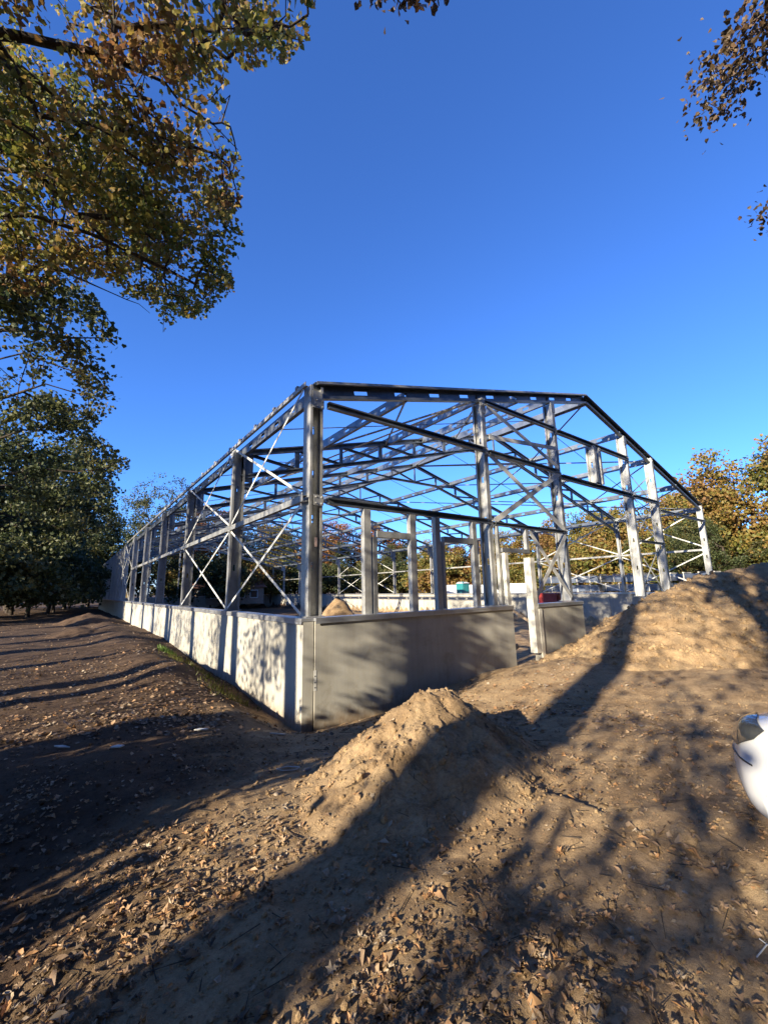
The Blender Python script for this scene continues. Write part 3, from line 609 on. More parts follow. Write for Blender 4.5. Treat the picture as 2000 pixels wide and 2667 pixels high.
hang('maple_tree', 'maple with small sparse brown sprays hanging in at the upper right', (13, -15, -1.2), [(1850, 165), (1868, 215), (1838, 265), (1885, 290), (1905, 130), (1950, 90), (1985, 55), (1925, 190), (1900, 235), (1985, 140), (1965, 25), (2040, 100), (2080, 200), (2060, 0), (2120, 80), (2020, -80), (2150, -50), (2008, 560), (2060, 540)], 14, g2, 1500, .24, LEAF_DIM)

# --- tree prototypes for the background, copied with their parts
protos = {}
def proto(key, seed, h, R, Rz, leafmat, n, nl, ls, spread, hc, clump=.4):
    g = np.random.default_rng(seed); P = crown_blob(g, n, (0, 0, hc), R, Rz, clump, -1.1); P = P[P[:, 2] > 1.0]
    tr = [np.array((0, 0, -.3)), np.array((.1, 0, h*.12)), np.array((.15, .1, h*.28)), np.array((.0, .2, h*.45)), np.array((.1, .1, h*.62))]
    return dict(g=g, P=P, tr=tr, m=leafmat, nl=nl, ls=ls, sp=spread)
def first_tree(key, name, label, loc, group, sc=1, rz_=0, **k):
    p = protos[key]
    t = make_tree(name, label, np.zeros(3), p['P'], p['m'], p['nl'], p['ls'], p['sp'], p['tr'], p['g'], rtip=.012, rmax=.32, minr=.014, tubek=4)
    t.location = loc; t.scale = (sc, sc, sc); t.rotation_euler.z = rz_
    if group: t['group'] = group
    protos[key]['o'] = t; return t
def place(key, name, label, loc, group=None, sc=1, rz_=0, sz=None):
    if 'o' not in protos[key]: t = first_tree(key, name, label, loc, group, sc, rz_)
    else:
        s = protos[key]['o']; t = s.copy(); COL.objects.link(t); t.name = name
        for ch in s.children: c = ch.copy(); c.parent = t; COL.objects.link(c)
        t['label'] = label; t.location = loc; t.rotation_euler.z = rz_
        if group: t['group'] = group
        elif 'group' in t: del t['group']
    t.scale = (sc, sc, sz or sc); return t
protos['aut'] = proto('aut', 31, 12, 5.0, 5.6, LEAF_AUT, 520, 24000, .24, .34, 6.0)
protos['aut2'] = proto('aut2', 32, 12, 4.6, 5.8, LEAF_AUT, 520, 24000, .24, .34, 5.9)
protos['rust'] = proto('rust', 33, 12, 4.6, 5.4, LEAF_RUST, 420, 18000, .24, .34, 6.4)
protos['green'] = proto('green', 34, 12, 4.8, 5.6, LEAF_GREEN, 480, 21000, .19, .28, 6.2)
protos['thin'] = proto('thin', 35, 12, 4.2, 4.8, LEAF_GREEN, 330, 10500, .17, .27, 7.2, .5)
protos['bushaut'] = proto('bushaut', 37, 4, 3.2, 2.6, LEAF_AUT, 220, 9000, .20, .30, 2.0, .5)
protos['bush'] = proto('bush', 36, 4, 3.0, 2.4, LEAF_GREEN, 200, 9000, .22, .30, 1.9, .5)
def pt(az, d): x, y = ray_xy(az, d); return (x, y, float(ground_z(x, y, False)))
# beyond the building, right: tall autumn trees (height 12 m at scale 1, from the ground at about -1.2)
back = [
 ('aut', 79.5, 45, 1.10, 'tall rounded autumn tree, the highest of those beyond the right of the frame'), ('aut2', 74.0, 50, .93, 'orange-brown tree just left of the highest autumn tree'),
 ('aut2', 84.5, 46, .90, 'autumn tree cut by the right edge, its crown lower than its tall neighbour'), ('green', 76.5, 41, .62, 'low dark green tree between orange trees behind the last posts'),
 ('aut', 69.6, 55, .86, 'golden brown tree behind the stacked sheets near the fifth post'), ('aut2', 65.4, 57, .84, 'yellow-brown tree seen between the two braced gable posts'),
 ('aut', 61.3, 58, .80, 'ochre tree showing behind the strap cross over the short wall'), ('aut', 57.0, 60, .74, 'olive and ochre tree behind the pale door jamb'),
 ('aut2', 52.5, 62, .72, 'ochre tree behind the wide tall gable post'), ('rust', 48.6, 66, .74, 'small orange tree seen above the second window opening'),
 ('aut', 44.6, 66, .70, 'yellow-brown tree filling the second window opening'), ('green', 40.2, 74, .86, 'dark tree seen between the two window openings'),
 ('rust', 36.0, 78, 1.16, 'orange-topped tree seen over the first window opening'), ('rust', 29.0, 76, 1.18, 'orange-topped tree seen just right of the corner column'),
 ('green', 32.5, 74, .90, 'dark green tree between the two orange-topped trees'), ('green', 25.0, 80, 1.08, 'green tree seen just left of the corner column'),
 ('aut2', 21.3, 78, 1.20, 'yellow-green tree behind the first brace cross'), ('green', 17.3, 82, 1.15, 'dark green tree beyond the brown roofed house'),
 ('rust', 12.4, 80, 1.45, 'rust topped tree rising over the far end of the eave'), ('green', 14.6, 88, 1.2, 'green tree behind the rust topped tree at the far eave'),
]
for key, az, d, s, lab in back: place(key, 'broadleaf_tree', lab, pt(az, d), 'trees beyond the building', s*(1.10 if 42 < az < 73 else 1.0), az*.7)
# left of the building: a shaded row
left = [
 ('thin', 7, 62.5, 1.50, 'thin tall tree with bare gaps standing beyond the far corner of the hall'), ('green', -3.6, 60, 1.15, 'dark green tree just left of the far end of the long wall'),
 ('green', -7.4, 45, 1.30, 'spreading dark tree whose crown nearly touches the far eave'), ('green', -8.3, 34, 1.30, 'dark green tree at the left edge behind the second oak'),
 ('aut', -14, 38, 1.3, 'tall brownish tree in the second row at the left edge'), ('green', -10, 72, 1.5, 'distant dark tree closing the row at left'), ('green', 2.5, 66, 1.25, 'dark tree peeping over the far corner of the hall'),
 ('bush', -7.4, 32, 1.35, 'broad shaded bush left of the soil ridge'), ('bush', -9.5, 28.5, 1.3, 'nearest dark bush at the left edge of the picture'),
 ('bush', -5.8, 37, 1.3, 'round dark bush under the dark trees'), ('bush', -4.8, 43, 1.3, 'dark bush under the spreading tree'), ('bush', -4.4, 50, 1.3, 'shaded bush next to the far part of the long wall'),
 ('bush', -3.2, 58, 1.5, 'tall shaded bush beside the far end of the long wall'), ('bush', -1, 66, 1.8, 'far bush closing the gap left of the hall'), ('bush', -9, 42, 1.9, 'big bush in deep shade in the second row'), ('bush', -8, 50, 2.0, 'big bush in deep shade behind the spreading tree'), ('bush', -9, 60, 2.0, 'furthest big bush in deep shade')]
for key, x_, y_, s, lab in left: place(key, 'broadleaf_tree' if key != 'bush' else 'bush', lab, (x_, y_, float(ground_z(x_, y_, False))), 'shaded trees and bushes left of the building', s, y_*1.3+.5)
for k, az in enumerate(np.arange(11, 84, 3.6)):
    d = [72, 66, 76, 69][k % 4] if az < 60 else [56, 52, 60, 50][k % 4]
    place('bush' if k % 3 else 'bushaut', 'bush', ['', 'first', 'second', 'third', 'fourth', 'fifth', 'sixth', 'seventh', 'eighth', 'ninth', 'tenth', 'eleventh', 'twelfth', 'thirteenth', 'fourteenth', 'fifteenth', 'sixteenth', 'seventeenth', 'eighteenth', 'nineteenth', 'twentieth', 'last'][k+1]+' bush from the left, '+('reddish' if k % 3 == 0 else 'dark green')+', under the trees beyond the hall', pt(az, d), 'undergrowth beyond the hall', 1.5+.25*math.sin(k*2.3), k*1.7)

gw = np.random.default_rng(3); n = 9000; a = np.radians(gw.uniform(-40, 125, n)); r = gw.uniform(105, 135, n); hh = 9.5+3.5*fbm(np.degrees(a)*.16, 0*a, 4); P = np.stack([CAMP[0]+r*np.sin(a), CAMP[1]+r*np.cos(a), -1.5+hh*gw.uniform(0, 1, n)**.8], 1)
V, F = scatter(P, gw.uniform(.8, 1.9, n), LEAFQ, gen=gw); tagit(mesh_np('distant_woods', V, F, m_leaf('woods', [(.02, .028, .01), (.05, .05, .018), (.10, .07, .02)], .08, .2)), 'low dark band of distant woods along the horizon', 'woods', None, 'stuff')
# --- trees behind and left of the camera that cast the long shadows (u = across the sun, w = along it)
def uw(u, w): return (w*math.cos(SUN_A)-u*math.sin(SUN_A), w*math.sin(SUN_A)+u*math.cos(SUN_A))
gs = np.random.default_rng(77); ns = 0
def shade_tree(u, w, r, lean=0.0, h=14, crown_r=3.2, hc=9.5, nl=700, n=60, fork=None):
    global ns; ns += 1
    x, y = uw(u, w); root = np.array((x, y, float(ground_z(x, y, False))-.1)); x2, y2 = uw(u+lean, w)
    top = np.array((x2, y2, h*.62)); trunk = [root, root*.75+top*.25, root*.5+top*.5, root*.25+top*.75, top]
    P = crown_blob(gs, n, (x2, y2, hc), crown_r, crown_r*1.15, .4)
    t = thing('maple_tree', 'tree standing out of view to the left, its shadow falling over the site', 'tree', root, 'trees whose shadows cross the site')
    arr, pr, rr = branching(root, trunk, P, gs, rtip=.012, expo=.5); i = np.where(pr >= 0)[0]; rr[:5] = np.linspace(r*1.15, r*.7, 5); rr[5:] = np.minimum(rr[5:], r*.5)
    V, F = tubes(np.concatenate([arr[pr[i]], arr[i], rr[pr[i], None], rr[i, None]], 1), 7); mesh_np('trunk', V, F, BARK, t, root, True)
    Q = P[gs.integers(0, len(P), nl)]+gs.normal(0, .38, (nl, 3)); V, F = scatter(Q, .20*gs.uniform(.6, 1.3, nl), LEAFQ, gen=gs); mesh_np('crown', V, F, LEAF_GREEN, t, root); return t
shade_tree(-3.52, -18, .36, -.35, h=18, hc=14, crown_r=3)
shade_tree(-.85, -11, .24, -.1)
shade_tree(.32, -13, .26, 0)
shade_tree(3.25, -15.5, .26, .1)
shade_tree(7.3, -14.5, .24, 0)
shade_tree(11.4, -14, .42, 0)
shade_tree(14.6, -16, .30, 0)
shade_tree(17.8, -13, .35, 0)
shade_tree(22.5, -15, .4, 0)
shade_tree(27.5, -14, .4, 0)
shade_tree(-8.2, -18, .3, .1)
def shrub(u, w, sx, h, nl=1500, ls=.10, dens=.17):
    x, y = uw(u, w); g = float(ground_z(x, y, False)); n = 60; P = np.array((x, y, g+h*.5))+gs.normal(0, 1, (n, 3))*np.array([sx*.45, sx*.45, h*.28]); P[:, 2] = np.maximum(P[:, 2], g+.1)
    t = thing('shrub', 'loose shrub out of view to the left of the standpoint', 'shrub', (x, y, g), 'shrubs out of view whose shade dapples the soil')
    arr, pr, rr = branching((x, y, g), [np.array((x, y, g-.1)), np.array((x, y, g+.25))], P, gs, rtip=.004, expo=.4); i = np.where(pr >= 0)[0]
    V, F = tubes(np.concatenate([arr[pr[i]], arr[i], rr[pr[i], None], rr[i, None]], 1), 4); mesh_np('stems', V, F, BARK, t, (x, y, g))
    Q = P[gs.integers(0, n, nl)]+gs.normal(0, dens, (nl, 3)); V, F = scatter(Q, ls*gs.uniform(.6, 1.3, nl), LEAFQ, gen=gs); mesh_np('foliage', V, F, LEAF_GREEN, t, (x, y, g)); return t
for u, w, sx, h, nl in ((-1.2, -9.0, .55, 4.6, 6500), (-1.6, -7.6, 1.2, 1.7, 5200), (-.5, -7.9, 1.2, 1.9, 5200), (.5, -9.3, 1.0, 1.5, 3000)): shrub(u, w, sx, h, nl, .13)  # unseen shrubs put in for shade; the tall one darkens the end wall
# unseen saplings with hanging leaf sprays, added to give soft dapple
def spray_tree(u, w, z0, z1, wid, nl, lab):
    x, y = uw(u-(3.4 if u < -2 else 0), w); root = np.array((x, y, float(ground_z(x, y, False))-.1)); n = 70; x0_, y0_ = uw(u, w)
    P = np.stack([gs.normal(u, wid, n), gs.normal(w, 1.2, n), gs.uniform(z0, z1, n)], 1); X, Y = uw(P[:, 0], P[:, 1]); P = np.stack([X, Y, P[:, 2]], 1)
    t = thing('sapling', lab, 'tree', root, 'saplings out of view')
    tr = [root, root+(0, 0, 2), np.array((x, y, (z0+z1)/2+.5)), np.array((x0_, y0_, (z0+z1)/2))]
    arr, pr, rr = branching(root, tr, P, gs, rtip=.006, expo=.45, rmax=.035); i = np.where(pr >= 0)[0]
    V, F = tubes(np.concatenate([arr[pr[i]], arr[i], rr[pr[i], None], rr[i, None]], 1), 4); mesh_np('trunk', V, F, BARK, t, root)
    Q = P[gs.integers(0, n, nl)]+gs.normal(0, .22, (nl, 3)); V, F = scatter(Q, .13*gs.uniform(.6, 1.3, nl), LEAFQ, gen=gs); mesh_np('crown', V, F, LEAF_GREEN, t, root)
for u, w, z0, z1, wid, nl in ((-5.2, -11, .6, 5, 1.3, 650), (-7, -16, 3, 9, 2.0, 2600), (-3.0, -12, 4.5, 8.5, 1.6, 1300), (-.6, -14, 4, 8, 1.4, 1500), (1.5, -12, 2.6, 5.5, .9, 1200), (4.6, -15, 3, 7, 2.2, 1500), (9.5, -16, 3.5, 8, 2.5, 1800), (15, -17, 3, 9, 3, 2200), (-4.6, -10.5, .4, 2.4, .8, 260)):
    spray_tree(u, w, z0, z1, wid, nl, 'thin sapling out of view beside the standpoint, letting dappled light through')

for k, (az, d, sc) in enumerate([(104, 24, 1.3), (117, 21, 1.5), (131, 19, 1.5), (146, 17, 1.4), (161, 16, 1.5), (176, 16, 1.4), (191, 17, 1.5), (206, 18, 1.5), (221, 20, 1.4), (142, 13, 1.5), (155, 11, 1.7), (170, 11, 1.6), (185, 11.5, 1.7), (200, 12, 1.6), (214, 13, 1.5), (97, 33, 1.5), (139, 28, 1.9), (169, 26, 1.9), (199, 27, 1.9)]):
    place('green' if k % 3 else 'aut', 'broadleaf_tree', 'tall tree of the wood behind and beside the standpoint, outside the picture', pt(az, d), 'trees of the wood out of view', sc, k*1.1)
# ---------------------------------------------------------------- leaf litter, clods, stones
gl = np.random.default_rng(99)
def litter_pts(n, rmin, rmax, az0, az1, dens):
    r = rmin*(rmax/rmin)**gl.uniform(0, 1, n) if dens == 'log' else np.sqrt(gl.uniform(rmin**2, rmax**2, n)); a = np.radians(gl.uniform(az0, az1, n))
    x = CAMP[0]+r*np.sin(a); y = CAMP[1]+r*np.cos(a); return x, y
def lay(x, y, s, tmpl, tilt, name, parent):
    eps = .05; z = top_z(x, y); gx_ = (top_z(x+eps, y)-z)/eps; gy_ = (top_z(x, y+eps)-z)/eps
    g = np.clip(np.stack([gx_, gy_], 1), -.9, .9); P = np.stack([x, y, z+s*.13+.004], 1); V, F = scatter(P, s, tmpl, tilt, gl, g)
    return mesh_np(name, V, F, LITTER, parent, (0, 0, 0))
def thin(x, y, m0=.5):
    """fewer leaves on the heaps and inside, more on the trodden ground at left"""
    pm = np.where(pile_z(x, y) > ground_z(x, y, False), .33, 1.0)*np.where(mound_h(x, y) > .08, .30, 1.0)*np.where(x < -1.3+.15*y, 1.0, .5)
    pm = pm*np.clip(.5+1.6*fbm(x*1.1, y*1.1, 4), .10, 1); ok = (gl.uniform(0, 1, len(x)) < pm) & ~((x > -.25) & (x < W_+.3) & (y > -.25) & (y < Y_END+.3)); return x[ok], y[ok]
x, y = litter_pts(40000, 1.2, 14, -14, 96, 'log'); x, y = thin(x, y); r_ = np.hypot(x-CAMP[0], y-CAMP[1])
near = np.argsort(r_)[:300]; rest = np.setdiff1d(np.arange(len(x)), near)
lm = []
for v in range(5):
    tv, tf = lobed(1); tv = tv.copy(); tv[:, 2] += gl.uniform(.2, .8)*(tv[:, 0]**2)*(1 if v % 2 else .4)+gl.uniform(-.4, .6)*tv[:, 1]**2+.10*np.sin(tv[:, 0]*8+v)*np.cos(tv[:, 1]*7); tv[:, 0] *= gl.uniform(.55, 1.0)
    me = bpy.data.meshes.new('fallen_leaf'); me.from_pydata(tv.tolist(), [], tf.tolist()); me.materials.append(LITTER); lm.append(me)
LCOL = []
for c in ((.14, .09, .06), (.27, .18, .11), (.36, .21, .10), (.42, .19, .06), (.40, .33, .24), (.20, .11, .06)):
    m, t, b = mat('leaf_brown', .6, 0, .3); n = noise(t, 9, 4, .6, wpos(t)); t.links.new(ramp(t, n.outputs[0], [(.3, tuple(q*.65 for q in c)), (.7, tuple(q*1.2 for q in c))]).outputs[0], b.inputs['Base Color']); LCOL.append(m)
lm2 = []
for k, me in enumerate(lm):
    for m in LCOL: q = me.copy(); q.materials.clear(); q.materials.append(m); lm2.append(q)
for i in near:
    o = bpy.data.objects.new('fallen_leaf', lm2[gl.integers(0, len(lm2))]); s = .044*float(np.clip(gl.lognormal(0, .32), .5, 1.8))
    z = float(top_z(x[i:i+1], y[i:i+1])[0]); link(o, ground, (x[i], y[i], z+s*.16+.004)); o.scale = (s,)*3
    o.rotation_euler = (gl.normal(0, .2), gl.normal(0, .2), gl.uniform(0, 6.28))
def crumple(step, curl, fold, wx):
    tv, tf = lobed(step); tv = tv.copy(); tv[:, 0] *= wx; tv[:, 2] += curl*tv[:, 1]**2+fold*np.abs(tv[:, 0])+.12*np.sin(tv[:, 0]*9+tv[:, 1]*7); return tv, tf
ov = np.array([(0, -.5, .05), (.22, -.2, .12), (.25, .15, .16), (0, .55, .0), (-.25, .15, .18), (-.2, -.2, .1), (0, 0, -.04)]); of = np.array([(6, 0, 1), (6, 1, 2), (6, 2, 3), (6, 3, 4), (6, 4, 5), (6, 5, 0)])
kinds = [('scattered star-shaped brown leaves', crumple(1, .25, .12, .9)), ('curled narrow brown leaves', crumple(1, .6, .35, .6)), ('small oval brown leaves', (ov, of)), ('broken rolled leaf pieces', crumple(2, -.35, .25, .75)), ('flat broad tan leaves', crumple(1, .1, .06, 1.0))]
wh = gl.choice(5, len(rest), p=[.24, .26, .22, .18, .10])
for k, (lab, tm) in enumerate(kinds):
    q = rest[wh == k]; o = lay(x[q], y[q], .031*np.clip(gl.lognormal(0, .45, len(q)), .4, 2.2), tm, .28, 'leaf_litter', None); tagit(o, lab+' littering the soil in front of the hall', 'leaf litter', None, 'stuff')
x, y = litter_pts(26000, 6, 60, -10, 70, 'log'); x, y = thin(x, y); ok = (x < .2) | (y < 0); x, y = x[ok], y[ok]
o = lay(x, y, .065*gl.uniform(.5, 1.3, len(x)), LEAFQ, .4, 'leaf_litter', None); tagit(o, 'fallen leaves covering the shaded ground along the long wall', 'leaf litter', None, 'stuff')
# clods
def clod_t():
    s = np.array([(1, 0, 0), (-1, 0, 0), (0, 1, 0), (0, -1, 0), (0, 0, 1), (0, 0, -1), (.6, .6, .5), (-.6, .6, .4), (.6, -.6, .4), (-.6, -.6, .5)], float)
    import bmesh
    bm = bmesh.new(); bmesh.ops.create_icosphere(bm, subdivisions=1, radius=1); v = np.array([q.co[:] for q in bm.verts])*gl.uniform(.7, 1.15, (len(bm.verts), 1)); v[:, 2] *= .7
    f = np.array([[q.index for q in p.verts] for p in bm.faces]); bm.free(); return v, f
xs, ys = [], []
x, y = gl.uniform(-3.0, 2.2, 15000), gl.uniform(-5.4, -1.0, 15000); h = mound_h(x, y); k = (h > -.02) & (gl.uniform(0, 1, 15000) < np.where(h < .35, .75, .3)); xs.append(x[k]); ys.append(y[k])
x, y = litter_pts(9000, 1.5, 9, -8, 92, 'log'); xs.append(x); ys.append(y)
x, y = gl.uniform(3, 12, 9000), gl.uniform(-7, -.5, 9000); k = pile_z(x, y) > ground_z(x, y, False); xs.append(x[k]); ys.append(y[k])
x = np.concatenate(xs); y = np.concatenate(ys); k = ~((x > -.3) & (y > -.3)); x, y = x[k], y[k]; pl_ = pile_z(x, y) > ground_z(x, y, False); s = (.006+.012*pl_)*gl.pareto(2.6, len(x))+.005+.004*pl_; s = np.clip(s, 0, np.where(mound_h(x, y) > .02, .045, np.where(pl_, .07, .022)))
V, F = scatter(np.stack([x, y, top_z(x, y)+s*.25], 1), s, clod_t(), None, gl); o = mesh_np('soil_crumbs', V, F, DIRT); tagit(o, 'crumbs and clods of sandy soil on the mounds', 'soil', None, 'stuff')
STONE = flat('field_stone', (.24, .19, .14), .85, 0, .3, 9)
def stone(px, py, s, label, m=STONE, name='stone'):
    p = None
    v = at(px, py, 1)-CAMP
    for tt in np.arange(1.5, 14, .02):
        q = CAMP+v*tt
        if q[2] < float(top_z(np.array([q[0]]), np.array([q[1]]))[0]): p = q; break
    tv, tf = clod_t(); g = fbm(tv[:, 0]*2, tv[:, 1]*2, 2); V = p+tv*np.array(s)*(1+.2*g[:, None])
    o = mesh_np(name, V, tf, m, None, p, True); sub = o.modifiers.new('round', 'SUBSURF'); sub.levels = sub.render_levels = 1; tagit(o, label, 'stone'); return o
stone(722, 2072, (.04,.036,.06), 'upright egg-shaped stone lying at the left foot of the mound')
stone(710, 2165, (.02,.02,.03), 'small pale stone just below the egg-shaped stone')
stone(800, 2005, (.075,.05,.04), 'flat buff clod at the left tip of the mound')
stone(850, 1965, (.045,.04,.035), 'blocky buff clod on the left ridge of the mound')
stone(935, 1895, (.05,.035,.03), 'rounded clod on the upper left ridge of the mound')
stone(975, 1883, (.04,.035,.03), 'pale clod nearest the top of the left ridge')
stone(785, 2150, (.035,.03,.03), 'dark clod on the lower left slope of the mound')
WHITE = flat('white_plastic', (.45, .45, .43), .5, 0, .1)
def scrap(px, py, pts, r, label, name='plastic_scrap', cat='litter', flatp=False):
    v = at(px, py, 1)-CAMP; p = None
    for tt in np.arange(1.5, 25, .02):
        q = CAMP+v*tt
        if q[2] < float(top_z(np.array([q[0]]), np.array([q[1]]))[0]): p = q; break
    P = []
    for a, b in pts:
        X, Y = p[0]+a*CR[0]+b*CF[0], p[1]+a*CR[1]+b*CF[1]; P.append((X, Y, float(top_z(np.array([X]), np.array([Y]))[0])+.012+r))
    mb = MB()
    if flatp:
        c = np.mean(P, 0); n = len(P); Vt = [q for q in P]+[(q[0], q[1], q[2]+.012) for q in P]; mb.add(Vt, [list(range(n))[::-1], [n+i for i in range(n)]]+[[i, (i+1) % n, n+(i+1) % n, n+i] for i in range(n)])
    else: mb.tube(P, r, 5)
    return tagit(mb.build(name, WHITE), label, cat)
scrap(747, 2006, [(.13, .02), (.0, .05), (-.10, -.02), (-.02, -.08), (.07, -.05), (.12, -.02)], .005, 'white bent strap loop lying left of the mound', 'strap_loop')
scrap(523, 1905, [(-.08, -.01), (.07, -.02), (.09, .03), (-.03, .03)], .002, 'flat white scrap on the dark soil near the wall corner', flatp=True)
scrap(303, 1951, [(-.06, -.01), (.05, -.02), (.07, .03), (-.01, .04)], .002, 'crumpled white scrap on the dark soil, middle of three', flatp=True)
scrap(160, 1950, [(-.08, 0), (.0, -.02), (.09, .01), (.0, .02)], .002, 'pale flat scrap on the dark soil furthest left', flatp=True)
scrap(723, 1916, [(-.10, -.01), (.08, 0), (.10, .03), (-.08, .03)], .002, 'thin pale scrap below the wall corner', flatp=True)
scrap(1985, 2490, [(-.05, -.03), (.05, .03)], .003, 'thin white stick near the lower right edge', 'stick')
scrap(1998, 2470, [(-.01, .03), (.01, -.03)], .0025, 'short white stick crossing the other near the right edge', 'stick')
# twigs
n = 420; x, y = litter_pts(n, 1.5, 8, -12, 90, 'log'); k = (x < -.3) | (y < -.4); x, y = x[k], y[k]; n = len(x); a = gl.uniform(0, 6.28, n); Ls = gl.uniform(.04, .22, n); x2, y2 = x+np.cos(a)*Ls, y+np.sin(a)*Ls
V, F = tubes(np.stack([x, y, top_z(x, y)+.012, x2, y2, top_z(x2, y2)+.012, gl.uniform(.0015, .004, n), gl.uniform(.001, .002, n)], 1), 4)
o = mesh_np('twig_litter', V, F, BARK); tagit(o, 'thin broken twigs lying among the fallen leaves', 'twigs', None, 'stuff')
# moss and grass tufts in the ditch
gx_, gy_ = gl.normal(-.75, .22, 900), gl.uniform(1.2, 7, 900); k = gl.uniform(0, 1, 900) < .8; P = np.stack([gx_, gy_, ground_z(gx_, gy_)+.02], 1)
GRASS = m_leaf('grass_blades', [(.05, .06, .01), (.10, .11, .02), (.15, .12, .03)], 1.5, .3)
V, F = scatter(P, gl.uniform(.03, .08, 900), (np.array([(-.15, 0, 0), (.15, 0, 0), (0, .1, 1.4)]), np.array([(0, 1, 2)])), .4, gl); o = mesh_np('grass_tufts', V, F, GRASS); tagit(o, 'weedy grass on the edge of the ditch by the long wall', 'grass', None, 'stuff')
gx_, gy_ = gl.normal(-.85, .10, 500), gl.normal(7.6, .35, 500); V, F = scatter(np.stack([gx_, gy_, ground_z(gx_, gy_)+.02], 1), gl.uniform(.04, .10, 500), (np.array([(-.15, 0, 0), (.15, 0, 0), (0, .1, 1.4)]), np.array([(0, 1, 2)])), .4, gl)
o = mesh_np('grass_tufts', V, F, m_leaf('bright_grass', [(.07, .12, .02), (.12, .2, .03)], 1.5, .3)); tagit(o, 'bright green tuft of grass on the ridge beside the ditch', 'grass', None, 'stuff')

# ---------------------------------------------------------------- things inside and beyond the hall
def lump(name, c, rad, h, label, cat, seed):
    g = np.linspace(-1.15, 1.15, 60); X, Y = np.meshgrid(g, g, indexing='ij'); r = np.hypot(X, Y); r = r*(1+.2*fbm(X*2+seed, Y*2, 3)); Z = h*np.clip(1-r, -.1, 1)**1 if False else h*np.where(r < 1, (1-r)**.9, -(r-1)); Z = Z+.12*h*fbm(X*5+seed, Y*5, 4)
    n = 60; i, j = np.meshgrid(np.arange(n-1), np.arange(n-1), indexing='ij'); F = np.stack([i*n+j, (i+1)*n+j, (i+1)*n+j+1, i*n+j+1], -1).reshape(-1, 4)
    V = np.stack([X.ravel()*rad+c[0], Y.ravel()*rad+c[1], Z.ravel()+c[2]], 1); return tagit(mesh_np(name, V, F, DIRT, None, c, True), label, cat)
lump('earth_heap', (5.6, 8.4, -1.95), 1.9, 2.15, 'brown earth heap inside the hall just right of the corner column', 'soil heap', 3)
lump('earth_ridge', (3.6, 12.5, -1.98), 5.5, .9, 'low brown earth rise inside the hall behind the long wall', 'soil heap', 8)
lump('earth_heap', (-2.3, 24, -1.2), 1.7, .62, 'low soil ridge on the ground near the far end of the long wall', 'soil heap', 12)
lump('earth_heap', (-2.9, 15.5, -1.25), 1.3, .42, 'small soil ridge beside the middle of the long wall', 'soil heap', 15)
RED = flat('red_paint', (.34, .035, .03), .5); DK = flat('dark_plastic', (.03, .03, .035), .5); TEAL = flat('teal_plastic', (.02, .16, .17), .45)
# a red site cabinet on two pale drums
x, y = ray_xy(59.3, 16.5); c = thing('site_cabinet', 'red steel site cabinet standing on two pale drums inside the hall', 'cabinet', (x, y, -1.98))
mb = MB(); mb.abox(x-.55, x+.45, y-.35, y+.35, -.18, .17); bd = mb.build('cabinet_body', RED, c); mb = MB(); mb.abox(x-.50, x+.40, y-.37, y-.352, -.14, .13); mb.build('door_panel', RED, c); mb = MB(); mb.abox(x-.09, x-.05, y-.39, y-.372, -.1, .09); mb.build('handle', DK, c)
mb = MB(); mb.abox(x-.57, x+.47, y-.37, y+.37, .172, .20); mb.build('lid', RED, c)
DRM = flat('pale_drum', (.5, .49, .46), .6)
for k, dx in enumerate((-.32, .26)):
    t = thing('drum', ['left', 'right'][k]+' one of two pale drums carrying the red cabinet', 'drum', (x+dx, y, -1.98), 'drums under the red cabinet'); mb = MB()
    mb.tube([(x+dx, y, z) for z in (-1.98, -1.9, -1.88, -1.1, -1.08, -.3, -.28, -.19)], [.24, .24, .225, .225, .24, .225, .24, .24], 16); mb.build('drum_shell', DRM, t)
    mb = MB(); mb.tube([(x+dx, y, -.189), (x+dx, y, -.184)], [.2, .2], 12); mb.build('drum_lid', DRM, t)
# portable toilet
x, y = ray_xy(47.7, 52); g = -1.2; t = thing('portable_toilet', 'teal portable toilet cabin beyond the far wall', 'portable toilet', (x, y, g)); mb = MB(); mb.abox(x-.55, x+.55, y-.55, y+.55, g+.08, g+2.15); mb.build('cabin', TEAL, t)
mb = MB(); mb.abox(x-.40, x+.40, y-.575, y-.552, g+.2, g+1.98); d = mb.build('door', flat('teal_door', (.03, .22, .23), .45), t); mb = MB(); mb.abox(x+.26, x+.32, y-.60, y-.577, g+1.0, g+1.2); mb.build('handle', DK, d)
mb = MB(); mb.tube([(x-.5, y-.5, g+2.15), (x-.3, y-.3, g+2.3), (x-.28, y-.28, g+2.32)], [.1, .1, .02], 8); mb.build('vent', TEAL, t)
mb = MB(); V = [(x-.6, y-.6, g+2.152), (x+.6, y-.6, g+2.152), (x+.6, y+.6, g+2.152), (x-.6, y+.6, g+2.152), (x-.35, y-.35, g+2.33), (x+.35, y-.35, g+2.33), (x+.35, y+.35, g+2.33), (x-.35, y+.35, g+2.33)]; mb.add(V, BF.tolist()); mb.build('roof', flat('pale_roof', (.5, .52, .52), .6), t)
